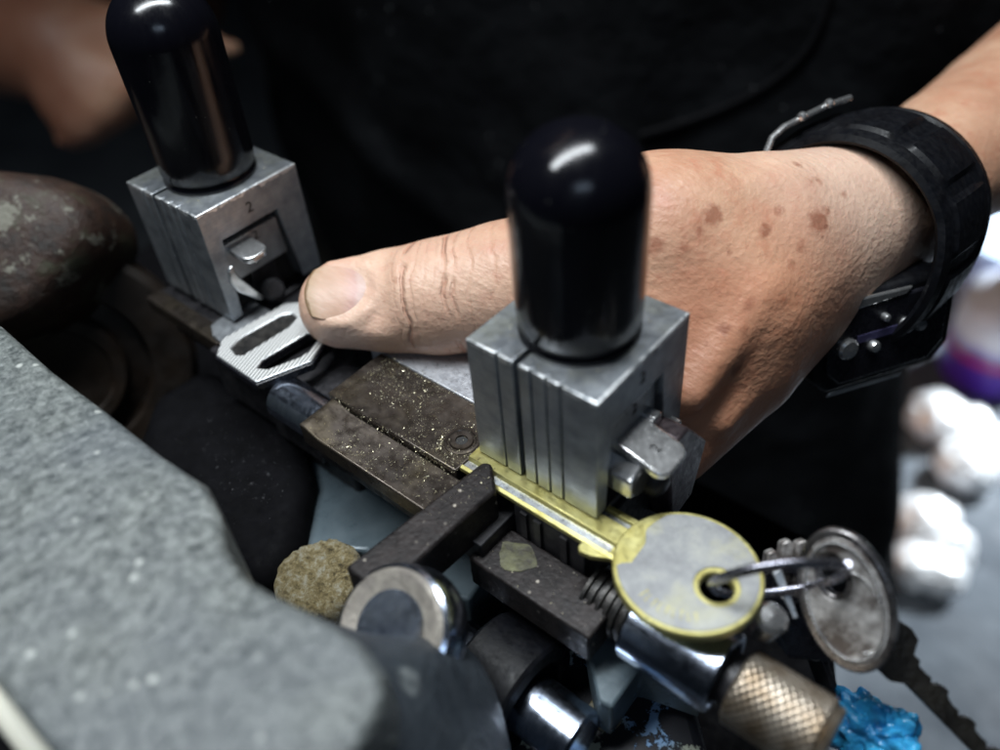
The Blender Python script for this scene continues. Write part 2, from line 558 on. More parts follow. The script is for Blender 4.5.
class MB:
    """collects shapes written in centimetres"""

    def __init__(s):
        s.v, s.f = [], []

    def add(s, vs, fs):
        o = len(s.v)
        s.v += [tuple(v) for v in vs]
        s.f += [tuple(i + o for i in f) for f in fs]
        return s

    def prism(s, poly, axis, a, b):
        """poly: 2D points; axis 0/1/2 = the extrusion axis; other two axes in x,y,z order"""
        n = len(poly)

        def P(p, h):
            q = list(p)
            q.insert(axis, h)
            return q
        vs = [P(p, a) for p in poly] + [P(p, b) for p in poly]
        fs = [tuple(range(n)), tuple(range(2 * n - 1, n - 1, -1))] + [(i, i + n, (i + 1) % n + n, (i + 1) % n) for i in range(n)]
        return s.add(vs, fs)

    def box(s, x0, x1, y0, y1, z0, z1):
        return s.prism([(x0, y0), (x1, y0), (x1, y1), (x0, y1)], 2, z0, z1)

    def frame_prism(s, poly, o, ex, ey, ez, a, b):
        """poly in the plane ex,ey around o, extruded along ez from a to b"""
        o, ex, ey, ez = map(Vector, (o, ex, ey, ez))
        n = len(poly)
        vs = [o + ex * p[0] + ey * p[1] + ez * a for p in poly] + [o + ex * p[0] + ey * p[1] + ez * b for p in poly]
        fs = [tuple(range(n)), tuple(range(2 * n - 1, n - 1, -1))] + [(i, i + n, (i + 1) % n + n, (i + 1) % n) for i in range(n)]
        return s.add(vs, fs)

    def lathe(s, prof, o=(0, 0, 0), d=(0, 0, 1), n=48, closed=False):
        """prof: (radius, height) pairs along direction d from o"""
        o, d = Vector(o), Vector(d).normalized()
        a = d.orthogonal().normalized()
        b = d.cross(a)
        vs, fs = [], []
        for r, h in prof:
            for i in range(n):
                t = 2 * math.pi * i / n
                vs.append(o + d * h + (a * math.cos(t) + b * math.sin(t)) * max(r, 1e-4))
        k = len(prof)
        for j in range(k - 1 if not closed else k):
            for i in range(n):
                j2 = (j + 1) % k
                fs.append((j * n + i, j * n + (i + 1) % n, j2 * n + (i + 1) % n, j2 * n + i))
        if not closed:
            if prof[0][0] > 1e-3: fs.append(tuple(range(n - 1, -1, -1)))
            if prof[-1][0] > 1e-3: fs.append(tuple((k - 1) * n + i for i in range(n)))
        return s.add(vs, fs)

    def tube(s, pts, r, n=12, closed=False):
        pts = [Vector(p) for p in pts]
        k = len(pts)
        vs, fs = [], []
        up = None
        for i, p in enumerate(pts):
            q0 = pts[(i - 1) % k] if (closed or i > 0) else p
            q1 = pts[(i + 1) % k] if (closed or i < k - 1) else p
            t = (q1 - q0).normalized()
            if up is None:
                up = t.orthogonal().normalized()
            up = (up - t * up.dot(t)).normalized()
            b = t.cross(up)
            rr = r[i] if isinstance(r, (list, tuple)) else r
            for j in range(n):
                a = 2 * math.pi * j / n
                vs.append(p + (up * math.cos(a) + b * math.sin(a)) * rr)
        for i in range(k if closed else k - 1):
            i2 = (i + 1) % k
            for j in range(n):
                fs.append((i * n + j, i * n + (j + 1) % n, i2 * n + (j + 1) % n, i2 * n + j))
        if not closed:
            fs.append(tuple(range(n - 1, -1, -1)))
            fs.append(tuple((k - 1) * n + j for j in range(n)))
        return s.add(vs, fs)

    def ring_plate(s, outer, inner, o, ex, ey, ez, a, b):
        """plate with one hole: outer and inner loops of equal count"""
        o, ex, ey, ez = map(Vector, (o, ex, ey, ez))
        n = len(outer)
        vs = []
        for L, h in ((outer, a), (outer, b), (inner, b), (inner, a)):
            vs += [o + ex * p[0] + ey * p[1] + ez * h for p in L]
        fs = []
        for q in range(4):
            q2 = (q + 1) % 4
            for i in range(n):
                fs.append((q * n + i, q * n + (i + 1) % n, q2 * n + (i + 1) % n, q2 * n + i))
        return s.add(vs, fs)

    def build(s, name, mat, parent=None, origin=None, **kw):
        off = Vector(origin) if origin is not None else Vector((0, 0, 0))
        me = bpy.data.meshes.new(name)
        me.from_pydata([(Vector(v) - off) * U for v in s.v], [], s.f)
        bm = bmesh.new()
        bm.from_mesh(me)
        bmesh.ops.recalc_face_normals(bm, faces=bm.faces)
        bm.to_mesh(me)
        bm.free()
        o = link(name, me, mat, parent, **kw)
        if origin is not None:
            o.location = off * U
        return o


def thing(name, label, cat, loc=(0, 0, 0), group=None):
    o = bpy.data.objects.new(name, None)
    COL.objects.link(o)
    o.empty_display_size = 0.01
    o.location = Vector(loc) * U
    return tag(o, label, cat, group)


def tag(o, label=None, cat=None, group=None, kind=None):
    if label: o['label'] = label
    if cat: o['category'] = cat
    if group: o['group'] = group
    if kind: o['kind'] = kind
    return o


def circle(cx, cy, r, n=48, ry=None, a0=0.0):
    ry = ry or r
    return [(cx + r * math.cos(a0 + 2 * math.pi * i / n), cy + ry * math.sin(a0 + 2 * math.pi * i / n)) for i in range(n)]


def radial_match(poly, c, n=96):
    """resample a star-shaped polygon at n equal angles about c"""
    out = []
    m = len(poly)
    for i in range(n):
        a = 2 * math.pi * i / n
        dx, dy = math.cos(a), math.sin(a)
        best = None
        for j in range(m):
            x1, y1 = poly[j][0] - c[0], poly[j][1] - c[1]
            x2, y2 = poly[(j + 1) % m][0] - c[0], poly[(j + 1) % m][1] - c[1]
            ex, ey = x2 - x1, y2 - y1
            den = dx * ey - dy * ex
            if abs(den) < 1e-12: continue
            t = (x1 * ey - y1 * ex) / den
            u = (x1 * dy - y1 * dx) / den
            if t > 0 and -1e-9 <= u <= 1 + 1e-9 and (best is None or t > best):
                best = t
        out.append((c[0] + dx * best, c[1] + dy * best))
    return out


# ---------------------------------------------------------------- signed-distance modelling (hands and soft shapes)
def seg_dist(X, a, b, ra, rb):
    a, b = np.array(a, np.float32), np.array(b, np.float32)
    d = b - a
    L2 = float(d @ d)
    h = ((X[0] - a[0]) * d[0] + (X[1] - a[1]) * d[1] + (X[2] - a[2]) * d[2]) / L2
    np.clip(h, 0, 1, out=h)
    dx, dy, dz = X[0] - a[0] - h * d[0], X[1] - a[1] - h * d[1], X[2] - a[2] - h * d[2]
    return np.sqrt(dx * dx + dy * dy + dz * dz) - (ra + (rb - ra) * h)


def smin(a, b, k):
    h = np.clip(0.5 + 0.5 * (b - a) / k, 0, 1)
    return b + (a - b) * h - k * h * (1 - h)


def chain_field(X, chains):
    F = None
    for k, pts in chains:
        G = None
        for (p, r), (q, s) in zip(pts[:-1], pts[1:]):
            g = seg_dist(X, p, q, r, s)
            G = g if G is None else smin(G, g, 0.12)
        F = G if F is None else smin(F, G, k)
    return F


def surface_nets(F, org, h):
    S = F < 0
    nx, ny, nz = F.shape
    acc = np.zeros((nx - 1, ny - 1, nz - 1, 3), np.float32)
    cnt = np.zeros((nx - 1, ny - 1, nz - 1), np.float32)
    quads = []
    cross = []
    for ax in range(3):
        sl0 = [slice(None)] * 3
        sl1 = [slice(None)] * 3
        sl0[ax] = slice(0, -1)
        sl1[ax] = slice(1, None)
        C = S[tuple(sl0)] != S[tuple(sl1)]
        idx = np.argwhere(C)
        i0 = tuple(idx.T)
        f0 = F[tuple(sl0)][i0]
        f1 = F[tuple(sl1)][i0]
        t = f0 / (f0 - f1)
        pos = idx.astype(np.float32)
        pos[:, ax] += t
        o1, o2 = [(1, 2), (2, 0), (0, 1)][ax]
        dims = (nx - 1, ny - 1, nz - 1)
        for d1 in (0, 1):
            for d2 in (0, 1):
                c = idx.copy()
                c[:, o1] -= d1
                c[:, o2] -= d2
                ok = (c >= 0).all(1) & (c[:, 0] < dims[0]) & (c[:, 1] < dims[1]) & (c[:, 2] < dims[2])
                cc = tuple(c[ok].T)
                np.add.at(acc, cc, pos[ok])
                np.add.at(cnt, cc, 1)
        cross.append((ax, o1, o2, idx, f0 < 0))
    act = cnt > 0
    vid = -np.ones(cnt.shape, np.int64)
    vid[act] = np.arange(act.sum())
    V = acc[act] / cnt[act][:, None] * h + np.array(org, np.float32)
    for ax, o1, o2, idx, neg in cross:
        ok = (idx[:, o1] > 0) & (idx[:, o2] > 0) & (idx[:, o1] < cnt.shape[o1]) & (idx[:, o2] < cnt.shape[o2])
        idx, neg = idx[ok], neg[ok]
        q = []
        for d1, d2 in ((1, 1), (0, 1), (0, 0), (1, 0)):
            c = idx.copy()
            c[:, o1] -= d1
            c[:, o2] -= d2
            q.append(vid[tuple(c.T)])
        q = np.stack(q, 1)
        q[~neg] = q[~neg][:, ::-1]
        quads.append(q)
    return V, np.concatenate(quads)


def grid(lo, hi, h):
    ax = [np.arange(lo[i], hi[i], h, dtype=np.float32) for i in range(3)]
    return np.meshgrid(*ax, indexing='ij', sparse=False)


def sdf_mesh(chains, h, pad=0.5, extra=None):
    pts = np.array([[p[0] - r, p[1] - r, p[2] - r] for _, c in chains for p, r in c])
    pte = np.array([[p[0] + r, p[1] + r, p[2] + r] for _, c in chains for p, r in c])
    lo, hi = pts.min(0) - pad, pte.max(0) + pad
    X = grid(lo, hi, h)
    F = chain_field(X, chains)
    if extra is not None:
        F = extra(X, F)
    return surface_nets(F, lo, h)


def mesh_from(name, V, Q):
    me = bpy.data.meshes.new(name)
    me.from_pydata((V * U).tolist(), [], Q.tolist())
    me.validate()
    return me


def boolean(o, cutters, op='DIFFERENCE'):
    """apply mesh booleans and drop the cutters"""
    for c in cutters:
        md = o.modifiers.new('cut', 'BOOLEAN')
        md.operation = op
        md.solver = 'EXACT'
        md.object = c
    bpy.context.view_layer.update()
    dg = bpy.context.evaluated_depsgraph_get()
    me = bpy.data.meshes.new_from_object(o.evaluated_get(dg))
    o.modifiers.clear()
    old = o.data
    o.data = me
    me.name = old.name
    for c in cutters:
        bpy.data.objects.remove(c)
    return o


def finish(o, bevel, segs=2, worn=None, angle=35):
    for p in o.data.polygons:
        p.use_smooth = True
    o.data.set_sharp_from_angle(angle=math.radians(angle))
    b = o.modifiers.new('bevel', 'BEVEL')
    b.width = bevel * U
    b.segments = segs
    b.limit_method = 'ANGLE'
    b.angle_limit = math.radians(30)
    if worn:
        o.data.materials.append(M[worn])
        b.material = 1
    return o


def text_mesh(body, size, depth=0.01, font_scale_x=1.0):
    cu = bpy.data.curves.new('text', 'FONT')
    cu.body = body
    cu.size = size * U
    cu.extrude = depth * U
    cu.align_x = 'CENTER'
    cu.align_y = 'CENTER'
    o = bpy.data.objects.new('text', cu)
    COL.objects.link(o)
    bpy.context.view_layer.update()
    me = bpy.data.meshes.new_from_object(o.evaluated_get(bpy.context.evaluated_depsgraph_get()))
    bpy.data.objects.remove(o)
    return me


def place_text(name, body, size, parent, o, ex, ey, mat, depth=0.006, thin=None):
    me = text_mesh(body, size, depth)
    ex, ey = Vector(ex).normalized(), Vector(ey).normalized()
    ez = ex.cross(ey)
    R = Matrix((ex, ey, ez)).transposed().to_4x4()
    me.transform(Matrix.Translation(Vector(o) * U) @ R)
    return link(name, me, mat, parent)


# ================================================================ SETTING
m = MB()
m.box(-260, 190, -80, 330, -47, -45)
tag(m.build('ground', 'floor'), kind='structure')

# ================================================================ MACHINE BODY
body = thing('key_cutting_machine', 'black oily base of the key cutting machine under the rail, spindle and grey housing', 'machine', (0, 2, -9))
BO = Vector((0, 2, -9))


def part(mb, name, mat, parent=body, off=BO, **kw):
    mb.v = [tuple(Vector(v) - off) for v in mb.v]
    o = mb.build(name, mat, parent, **kw)
    return o


m = MB()
m.prism([(-26, -13), (7.2, -9), (7.6, 4), (5.5, 8), (-26, 8)], 2, -9, -7.4)
part(m, 'base_plate', 'soot', bevel=0.3)
# dusty black rounded casting left of the rail (photo 165-300, 380-520)
m = MB()
pl = [onz(*p, -2.2) for p in ((150, 392), (205, 360), (262, 392), (300, 425), (312, 470), (296, 545), (262, 585), (215, 560), (120, 470))]
m.prism([(p.x, p.y) for p in pl], 2, -7, -2.2)
o = part(m, 'dusty_casting', 'soot', bevel=0.6, segs=5)
# blue-grey scooped guard (photo 300-420, 450-570)
m = MB()
arc = []
for k in range(13):
    a = math.radians(-75 + 150 * k / 12)
    arc.append((258 + 52 * math.cos(a), 492 + 62 * math.sin(a)))
pp = [(300, 432)] + arc + [(300, 572), (330, 548), (365, 550), (385, 590), (470, 600), (520, 520), (400, 440)]
pl = [onz(*p, -3.0) for p in pp]
m.prism([(p.x, p.y) for p in pl], 2, -6, -3.0)
part(m, 'scooped_guard', 'teal', bevel=0.12, segs=3)
# greasy lump of swarf caught on the guard
def blob(name, mat, c, r, seed, parent, off, amp=0.18, sq=(1, 1, 1), freq=1.0, sub=5):
    bm = bmesh.new()
    bmesh.ops.create_icosphere(bm, subdivisions=sub, radius=1)
    for v in bm.verts:
        p = v.co.copy()
        n = mnoise.fractal(p * 1.6 * freq + Vector((seed, 0, 0)), 0.8, 2.0, 5)
        q = p * (1 + amp * n)
        v.co = (Vector((q.x * sq[0], q.y * sq[1], q.z * sq[2])) * r + (Vector(c) - Vector(off))) * U
    me = bpy.data.meshes.new(name)
    bm.to_mesh(me)
    bm.free()
    return link(name, me, mat, parent, smooth=True)


# dark web under the rail
m = MB()
m.box(-3.5, 3.4, 0.3, 2.6, -6.5, -2.3)
m.box(-8.4, -3.6, -0.9, 2.0, -6.5, -1.3)
part(m, 'support_web', 'dsteel', bevel=0.1)
# flaking casting at bottom centre
m = MB()
m.prism([(1.6, -4.2), (8.0, -4.6), (8.2, -1.6), (6.2, -0.6), (5.0, 0.6), (1.4, 0.6)], 2, -7.4, -4.2)
part(m, 'flaking_casting', 'flaky', bevel=0.3, segs=3)
c = onz(605, 713, -4.1)
m = MB()
m.lathe([(0.0, 0.16), (0.25, 0.16), (0.36, 0.08), (0.38, -0.3)], c, (0.1, -0.1, 1), 24)
part(m, 'rusty_screw', 'grease')
# dark three-cornered bracket
m = MB()
pl = [onz(*p, -2.4) for p in ((583, 616), (660, 650), (705, 690), (640, 668), (612, 708), (598, 700), (590, 660))]
m.prism([(p.x, p.y) for p in pl], 2, -3.6, -2.4)
part(m, 'bracket', 'teal', bevel=0.06)
m = MB()
m.prism([(5.2, -3.4), (7.0, -3.6), (7.4, -1.2), (5.6, -1.6)], 2, -4.6, -3.2)
part(m, 'arm_casting', 'rubber', bevel=0.25, segs=4)

# ---- spindle
sp = part(MB().lathe([(0.0, 1.0), (0.60, 1.0), (0.66, 1.05), (0.66, 4.32), (0.60, 4.40), (0.0, 4.40)], (0, -2.45, -3.3), (1, 0, 0), 64), 'spindle_shaft', 'chrome', smooth='auto')
sp = part(MB().lathe([(0.86, 1.75), (1.28, 1.75), (1.36, 1.83), (1.36, 3.05), (1.30, 3.13), (1.02, 3.16), (0.94, 3.10), (0.92, 2.9), (0.70, 2.85), (0.68, 1.8)], (0, -2.45, -3.3), (1, 0, 0), 80, closed=True), 'spindle_collar', 'rubber', smooth='auto')

# ---- painted grey housing (photo bottom left)
zt = 2.4
pp = [(-90, 275), (0, 322), (50, 367), (105, 408), (160, 452), (206, 482), (220, 510), (226, 545), (243, 572), (275, 592), (320, 612), (362, 640), (386, 672), (384, 702), (360, 745), (330, 790), (150, 860), (40, 740), (-40, 640), (-130, 520)]
pl = [onz(*p, zt) for p in pp]
m = MB()
m.prism([(p.x, p.y) for p in pl], 2, -7.0, zt)
ho = m.build('housing', 'hammer', body, origin=None)
ho.location = -BO * U
bv = ho.modifiers.new('bevel', 'BEVEL')
bv.width = 0.22 * U
bv.segments = 6
bv.limit_method = 'ANGLE'
bv.angle_limit = math.radians(40)
for p in ho.data.polygons: p.use_smooth = True
ho['label'] = 'grey hammered-paint housing, blurred in the near corner'
# lower shoulder of the housing, its shade painted into the enamel (photo 380-510, 590-750)
ins = [onz(*p, 1.6) for p in ((300, 606), (340, 640), (368, 662), (380, 684), (374, 712), (350, 770))]
out_ = [onz(*p, -1.6) for p in ((330, 645), (405, 662), (462, 632), (492, 664), (508, 705), (520, 800))]
vs, fs = [], []
for a_, b_ in zip(ins, out_):
    for q in range(9):
        f_ = q / 8
        p = a_.lerp(b_, f_)
        vs.append(p + Vector((0, 0, 1)) * 0.45 * math.sin(math.pi * f_) - BO)
    vs.append(Vector((b_.x, b_.y, -7.2)) - BO)
for i in range(len(ins) - 1):
    for q in range(9):
        fs.append((i * 10 + q, i * 10 + q + 1, (i + 1) * 10 + q + 1, (i + 1) * 10 + q))
sh = MB().add(vs, fs).build('housing_shoulder', 'slate', body, smooth=True)
so = sh.modifiers.new('solid', 'SOLIDIFY')
so.thickness = 0.25 * U
sb_ = sh.modifiers.new('sub', 'SUBSURF')
sb_.levels = 2
sb_.render_levels = 2
# bright rail tube below the housing, far bottom-left corner
m = MB()
a, b = T(-20, 670, 12.5), T(75, 790, 12.5)
m.tube([a, a.lerp(b, .5), b], 0.27, 24)
part(m, 'trim_rod', NT('cream_enamel').set(Base=(0.8, 0.78, 0.66), Roughness=0.2), smooth='auto')

# ---- collar ring beside the housing (beige face, chrome edge)
cc = T(388, 630, 14.85)
axd = (BACK * 0.80 + UP * 0.30 - RIGHT * 0.42).normalized()
part(MB().lathe([(0.42, -0.15), (0.86, 0.0), (1.02, 0.02), (1.10, -0.05)], cc, axd, 72), 'collar_face', basic('beige_worn_washer', (0.36, 0.33, 0.28), (0.20, 0.18, 0.16), 3, 0.45, 0.3, 0.02, 8), smooth='auto')
part(MB().lathe([(1.10, -0.05), (1.17, -0.10), (1.21, -0.25), (1.21, -0.75), (1.15, -0.85), (0.5, -0.85)], cc, axd, 72), 'collar_rim', 'chrome', smooth='auto')
part(MB().lathe([(0.0, -0.22), (0.36, -0.22), (0.44, -0.14), (0.5, -0.4)], cc, axd, 48), 'collar_hub', 'slate', smooth='auto')

# ---- dark rusty guide bar lying across the rail
m = MB()
m.prism([(-0.08, -3.75), (0.86, -3.75), (1.02, -0.66), (0.48, -0.16), (0.30, -0.24)], 2, -0.85, 0.22)
m2 = m
part(m2, 'guide_bar', 'rust', bevel=0.07, segs=2)

# ---- brown pulley wheel and its hub at the left edge
wc = T(62, 372, 24.5)
wd = Vector((0.86, -0.42, 0.30)).normalized()
part(MB().lathe([(0.0, 0.25), (0.75, 0.25), (0.85, 0.15), (1.25, 0.15), (1.35, 0.42), (1.75, 0.42), (1.85, 0.05), (2.35, 0.0), (2.5, 0.28), (3.55, 0.30), (3.75, 0.15), (3.75, -0.8), (3.55, -0.95), (0, -0.95)], wc, wd, 96), 'pulley_wheel', 'brown', smooth='auto')
part(MB().lathe([(1.35, 0.46), (1.42, 0.52), (1.70, 0.52), (1.78, 0.44)], wc, wd, 64), 'wheel_ring', 'brown', smooth='auto')

# ---- rusty green painted guard lump (photo 0-125, 175-335)
def pillow(name, pix, t, thick, mat, parent, off, bulge=0.55, n=40, k=9):
    """a rounded solid whose outline is given; its depth is real"""
    P2 = [((x - 500) / FX * t, -(y - 375) / FX * t) for x, y in pix]
    cx = sum(p[0] for p in P2) / len(P2)
    cy = sum(p[1] for p in P2) / len(P2)
    L = radial_match(P2, (cx, cy), 96)
    for _ in range(3):
        L = [tuple((L[i - 1][j] + 2 * L[i][j] + L[(i + 1) % len(L)][j]) / 4 for j in (0, 1)) for i in range(len(L))]
    o0 = CAM_LOC - BACK * t
    vs, fs = [], []
    rows = []
    for s in range(k * 2 + 1):
        a = math.pi * (s / (k * 2)) - math.pi / 2
        sc = max(0.02, math.cos(a) ** bulge)
        h = math.sin(a) * thick / 2
        rows.append((sc, h))
    nn = len(L)
    for sc, h in rows:
        for x, y in L:
            vs.append(o0 + RIGHT * (cx + (x - cx) * sc) + UP * (cy + (y - cy) * sc) + BACK * h)
    for r in range(len(rows) - 1):
        for i in range(nn):
            fs.append((r * nn + i, r * nn + (i + 1) % nn, (r + 1) * nn + (i + 1) % nn, (r + 1) * nn + i))
    fs.append(tuple(range(nn)))
    fs.append(tuple((len(rows) - 1) * nn + i for i in range(nn)))
    mb = MB()
    mb.add(vs, fs)
    mb.v = [tuple(Vector(v) - Vector(off)) for v in mb.v]
    return mb.build(name, mat, parent, smooth=True)


bc_ = onz(318, 574, -2.25)
vs, fs = [], []
prof_ = [(0.02, 0.10), (0.2, 0.10), (0.4, 0.09), (0.55, 0.08), (0.7, 0.06), (0.82, 0.03), (0.92, -0.03), (0.99, -0.12), (1.02, -0.3), (1.02, -0.8), (1.02, -2.5)]
for r_, h_ in prof_:
    for i in range(72):
        a = 2 * math.pi * i / 72
        p = Vector((r_ * math.cos(a), r_ * math.sin(a), h_))
        k_ = mnoise.fractal(p * 3.5, 0.7, 2, 4)
        vs.append(bc_ - BO + p + Vector((math.cos(a), math.sin(a), 0)) * 0.03 * k_ + Vector((0, 0, 0.09 * k_ if h_ > -0.2 else 0)))
for j_ in range(len(prof_) - 1):
    for i in range(72):
        fs.append((j_ * 72 + i, j_ * 72 + (i + 1) % 72, (j_ + 1) * 72 + (i + 1) % 72, (j_ + 1) * 72 + i))
fs.append(tuple(range(72)))
MB().add(vs, fs).build('crusted_boss', 'grease', body, smooth=True)
gd = pillow('wheel_guard', [(-90, 200), (-40, 178), (20, 176), (70, 182), (104, 196), (123, 218), (127, 242), (118, 266), (98, 292), (72, 325), (30, 345), (-90, 350)], 23.5, 4.0, 'lump', body, BO, 0.35)
gd['label'] = 'rusty guard with peeling green and white paint at the left edge'

# ================================================================ CARRIAGE
car = thing('machine_carriage', 'brown oily steel carriage rail with brass filings between the two key clamps', 'carriage', (-3, 0, -2.5))
CO = Vector((-3, 0, -2.5))


def cpart(mb, name, mat, **kw):
    return part(mb, name, mat, parent=car, off=CO, **kw)


m = MB()
m.prism([(-3.92, 0.0), (-3.74, 0.0), (-3.34, -0.16), (0.1, -0.16), (0.1, -0.62), (-3.92, -0.62)], 1, -1.71, -0.67)
cpart(m, 'front_strip', 'rail', bevel=0.035)
m = MB()
m.box(-4.15, -0.12, -0.65, 1.09, -0.62, 0.0)
cpart(m, 'rail_plate', 'rail', bevel=0.035)
m = MB()
m.box(-4.6, -0.10, 1.12, 3.3, -0.55, -0.02)
cpart(m, 'aluminium_strip', 'alu', bevel=0.03)
# dark underside of the rail
m = MB()
m.box(-4.0, 1.2, -1.45, 2.8, -1.35, -0.63)
m.box(1.3, 3.05, -0.5, 3.0, -2.4, -0.17)
cpart(m, 'rail_web', 'dsteel', bevel=0.03)
# ledge below the yellow key
m = MB()
m.prism([(0.95, -1.62), (3.95, -1.62), (3.95, -0.52), (0.95, -0.52)], 2, -1.9, -1.02)
cpart(m, 'ledge', 'rust', bevel=0.05)
m = MB()
pg = [(1.75 + (0.42 + 0.05 * math.sin(3 * a) + 0.02 * math.sin(7 * a + 1)) * math.cos(a), -1.02 + (0.34 + 0.04 * math.sin(4 * a + 2)) * math.sin(a)) for a in [i * math.pi / 24 for i in range(48)]]
m.prism(pg, 2, -1.02, -1.0)
cpart(m, 'grease_patch', basic('thin_green_grease', (0.16, 0.16, 0.08), (0.05, 0.045, 0.035), 3, 0.4, 0.2, 0.01, 6))
# vertical wall ribs under key
m = MB()
for x in (1.5, 1.85, 2.5):
    m.box(x, x + 0.16, -0.56, -0.49, -1.0, -0.22)
cpart(m, 'wall_ribs', 'dsteel')
# seat under the right clamp
m = MB()
m.box(0.02, 2.96, 0.30, 2.95, -0.17, 0.10)
cpart(m, 'clamp_seat', 'dsteel', bevel=0.02)
# left part of the rail under the left clamp
m = MB()
m.box(-11.3, -8.2, -0.55, 2.7, -1.6, -0.14)
m.box(-8.2, -5.9, -1.2, 2.4, -1.8, -0.28)
cpart(m, 'left_seat', 'dsteel', bevel=0.06)
m = MB()
m.prism([(-11.4, -0.98), (-8.1, -1.02), (-7.7, -0.62), (-8.3, -0.38), (-11.4, -0.38)], 2, -0.6, -0.16)
cpart(m, 'left_ledge', 'rail', bevel=0.04)
m = MB()
m.box(-5.9, -4.15, -1.3, 2.6, -1.9, -0.62)
cpart(m, 'connecting_block', 'dsteel', bevel=0.05)
m = MB().lathe([(0.0, 0), (0.50, 0), (0.55, 0.05), (0.55, 1.6), (0.0, 1.6)], (-5.55, -1.0, -0.62), (1, 0, 0), 40)
cpart(m, 'stop_pin', 'chrome', smooth='auto')
# socket screws
def socket_screw(x, y, z, r):
    o1 = MB().lathe([(r * 0.50, 0.0), (r * 0.52, 0.05), (r * 0.93, 0.05), (r, 0.0), (r, -0.12)], (x, y, z), (0, 0, 1), 40)
    o1 = cpart(o1, 'socket_screw', 'rail', smooth='auto')
    q = MB().prism([(x + r * 0.52 * math.cos(a * math.pi / 3), y + r * 0.52 * math.sin(a * math.pi / 3)) for a in range(6)], 2, z - 0.04, z + 0.012)
    q.v = [tuple(Vector(v) - CO) for v in q.v]
    q.build('hex_recess', 'blackhole', o1)
    o2 = MB().lathe([(r * 1.12, 0.004), (r * 1.22, 0.03), (r * 1.42, 0.02), (r * 1.46, 0.002)], (x, y, z), (0, 0, 1), 40)
    o2.v = [tuple(Vector(v) - CO) for v in o2.v]
    o2.build('washer', 'rail', o1, smooth='auto')


socket_screw(-0.58, 0.06, 0.0, 0.27)
# block behind the right clamp
m = MB()
m.prism([(1.62, 0.30), (1.80, 1.16), (2.24, 1.14), (3.12, 0.02), (2.74, -1.35), (1.9, -1.5)], 0, 3.01, 3.60)
cpart(m, 'lever_block', basic('violet_dark_steel', (0.10, 0.075, 0.08), (0.05, 0.04, 0.045), 3, 0.4, 0.5, 0.01, 12), bevel=0.06)
# threaded rod, bright sleeve, knurled knob
pr = [(0.0, 0.0)]
x = 3.3
while x < 4.7:
    pr += [(0.60, x), (0.60, x + 0.07), (0.52, x + 0.10), (0.52, x + 0.15)]
    x += 0.18
m = MB().lathe([(0.0, 3.2)] + pr[1:] + [(0.0, x)], (0, -0.55, -1.35), (1, 0, 0), 48)
cpart(m, 'threaded_rod', 'thread', smooth='auto', angle=50)
m = MB().lathe([(0.55, 4.35), (0.76, 4.35), (0.79, 4.38), (0.79, 6.16), (0.76, 6.20), (0.66, 6.20), (0.62, 6.14), (0.60, 4.5)], (0, -0.55, -1.35), (1, 0, 0), 80, closed=True)
cpart(m, 'bright_sleeve', 'chrome', smooth='auto')
m = MB().lathe([(0.0, 5.0), (0.5, 5.0), (0.5, 6.6), (0.0, 6.6)], (0, -0.50, -1.45), (1, 0, 0), 40)
cpart(m, 'inner_shaft', 'dsteel', smooth='auto')
# knurled knob: raised diamonds in the mesh
ko = Vector((0, -0.45, -1.6))
n, k = 104, 44
vs, fs = [], []
x0, x1, R0 = 6.42, 8.05, 0.70
for j in range(k + 1):
    for i in range(n):
        a = 2 * math.pi * i / n
        u = i / n * 26
        v = j / k * 11
        d = abs(math.sin(math.pi * (u + v))) * abs(math.sin(math.pi * (u - v)))
        e = min(1, min(j, k - j) / 2.0)
        r = R0 + (0.052 * d ** 0.7) * e - 0.05 * (1 - e)
        vs.append((ko.x + x0 + (x1 - x0) * j / k, ko.y + r * math.cos(a), ko.z + r * math.sin(a)))
for j in range(k):
    for i in range(n):
        fs.append((j * n + i, j * n + (i + 1) % n, (j + 1) * n + (i + 1) % n, (j + 1) * n + i))
fs += [tuple(range(n)), tuple(k * n + i for i in range(n))]
kn = cpart(MB().add(vs, fs), 'knurled_knob', 'knurl', smooth='auto', angle=60)
m = MB().lathe([(0.0, 8.04), (0.60, 8.04), (0.67, 8.10), (0.62, 8.18), (0.0, 8.18)], ko, (1, 0, 0), 48)
cpart(m, 'knob_cap', 'knurl', smooth='auto')
m = MB().lathe([(0, 0), (0.26, 0), (0.30, 0.05), (0.30, 0.5), (0.22, 0.58), (0, 0.6)], (6.35, 0.42, -0.85), (0.3, -0.1, 1), 32)
cpart(m, 'small_bright_stud', 'polish', smooth='auto')


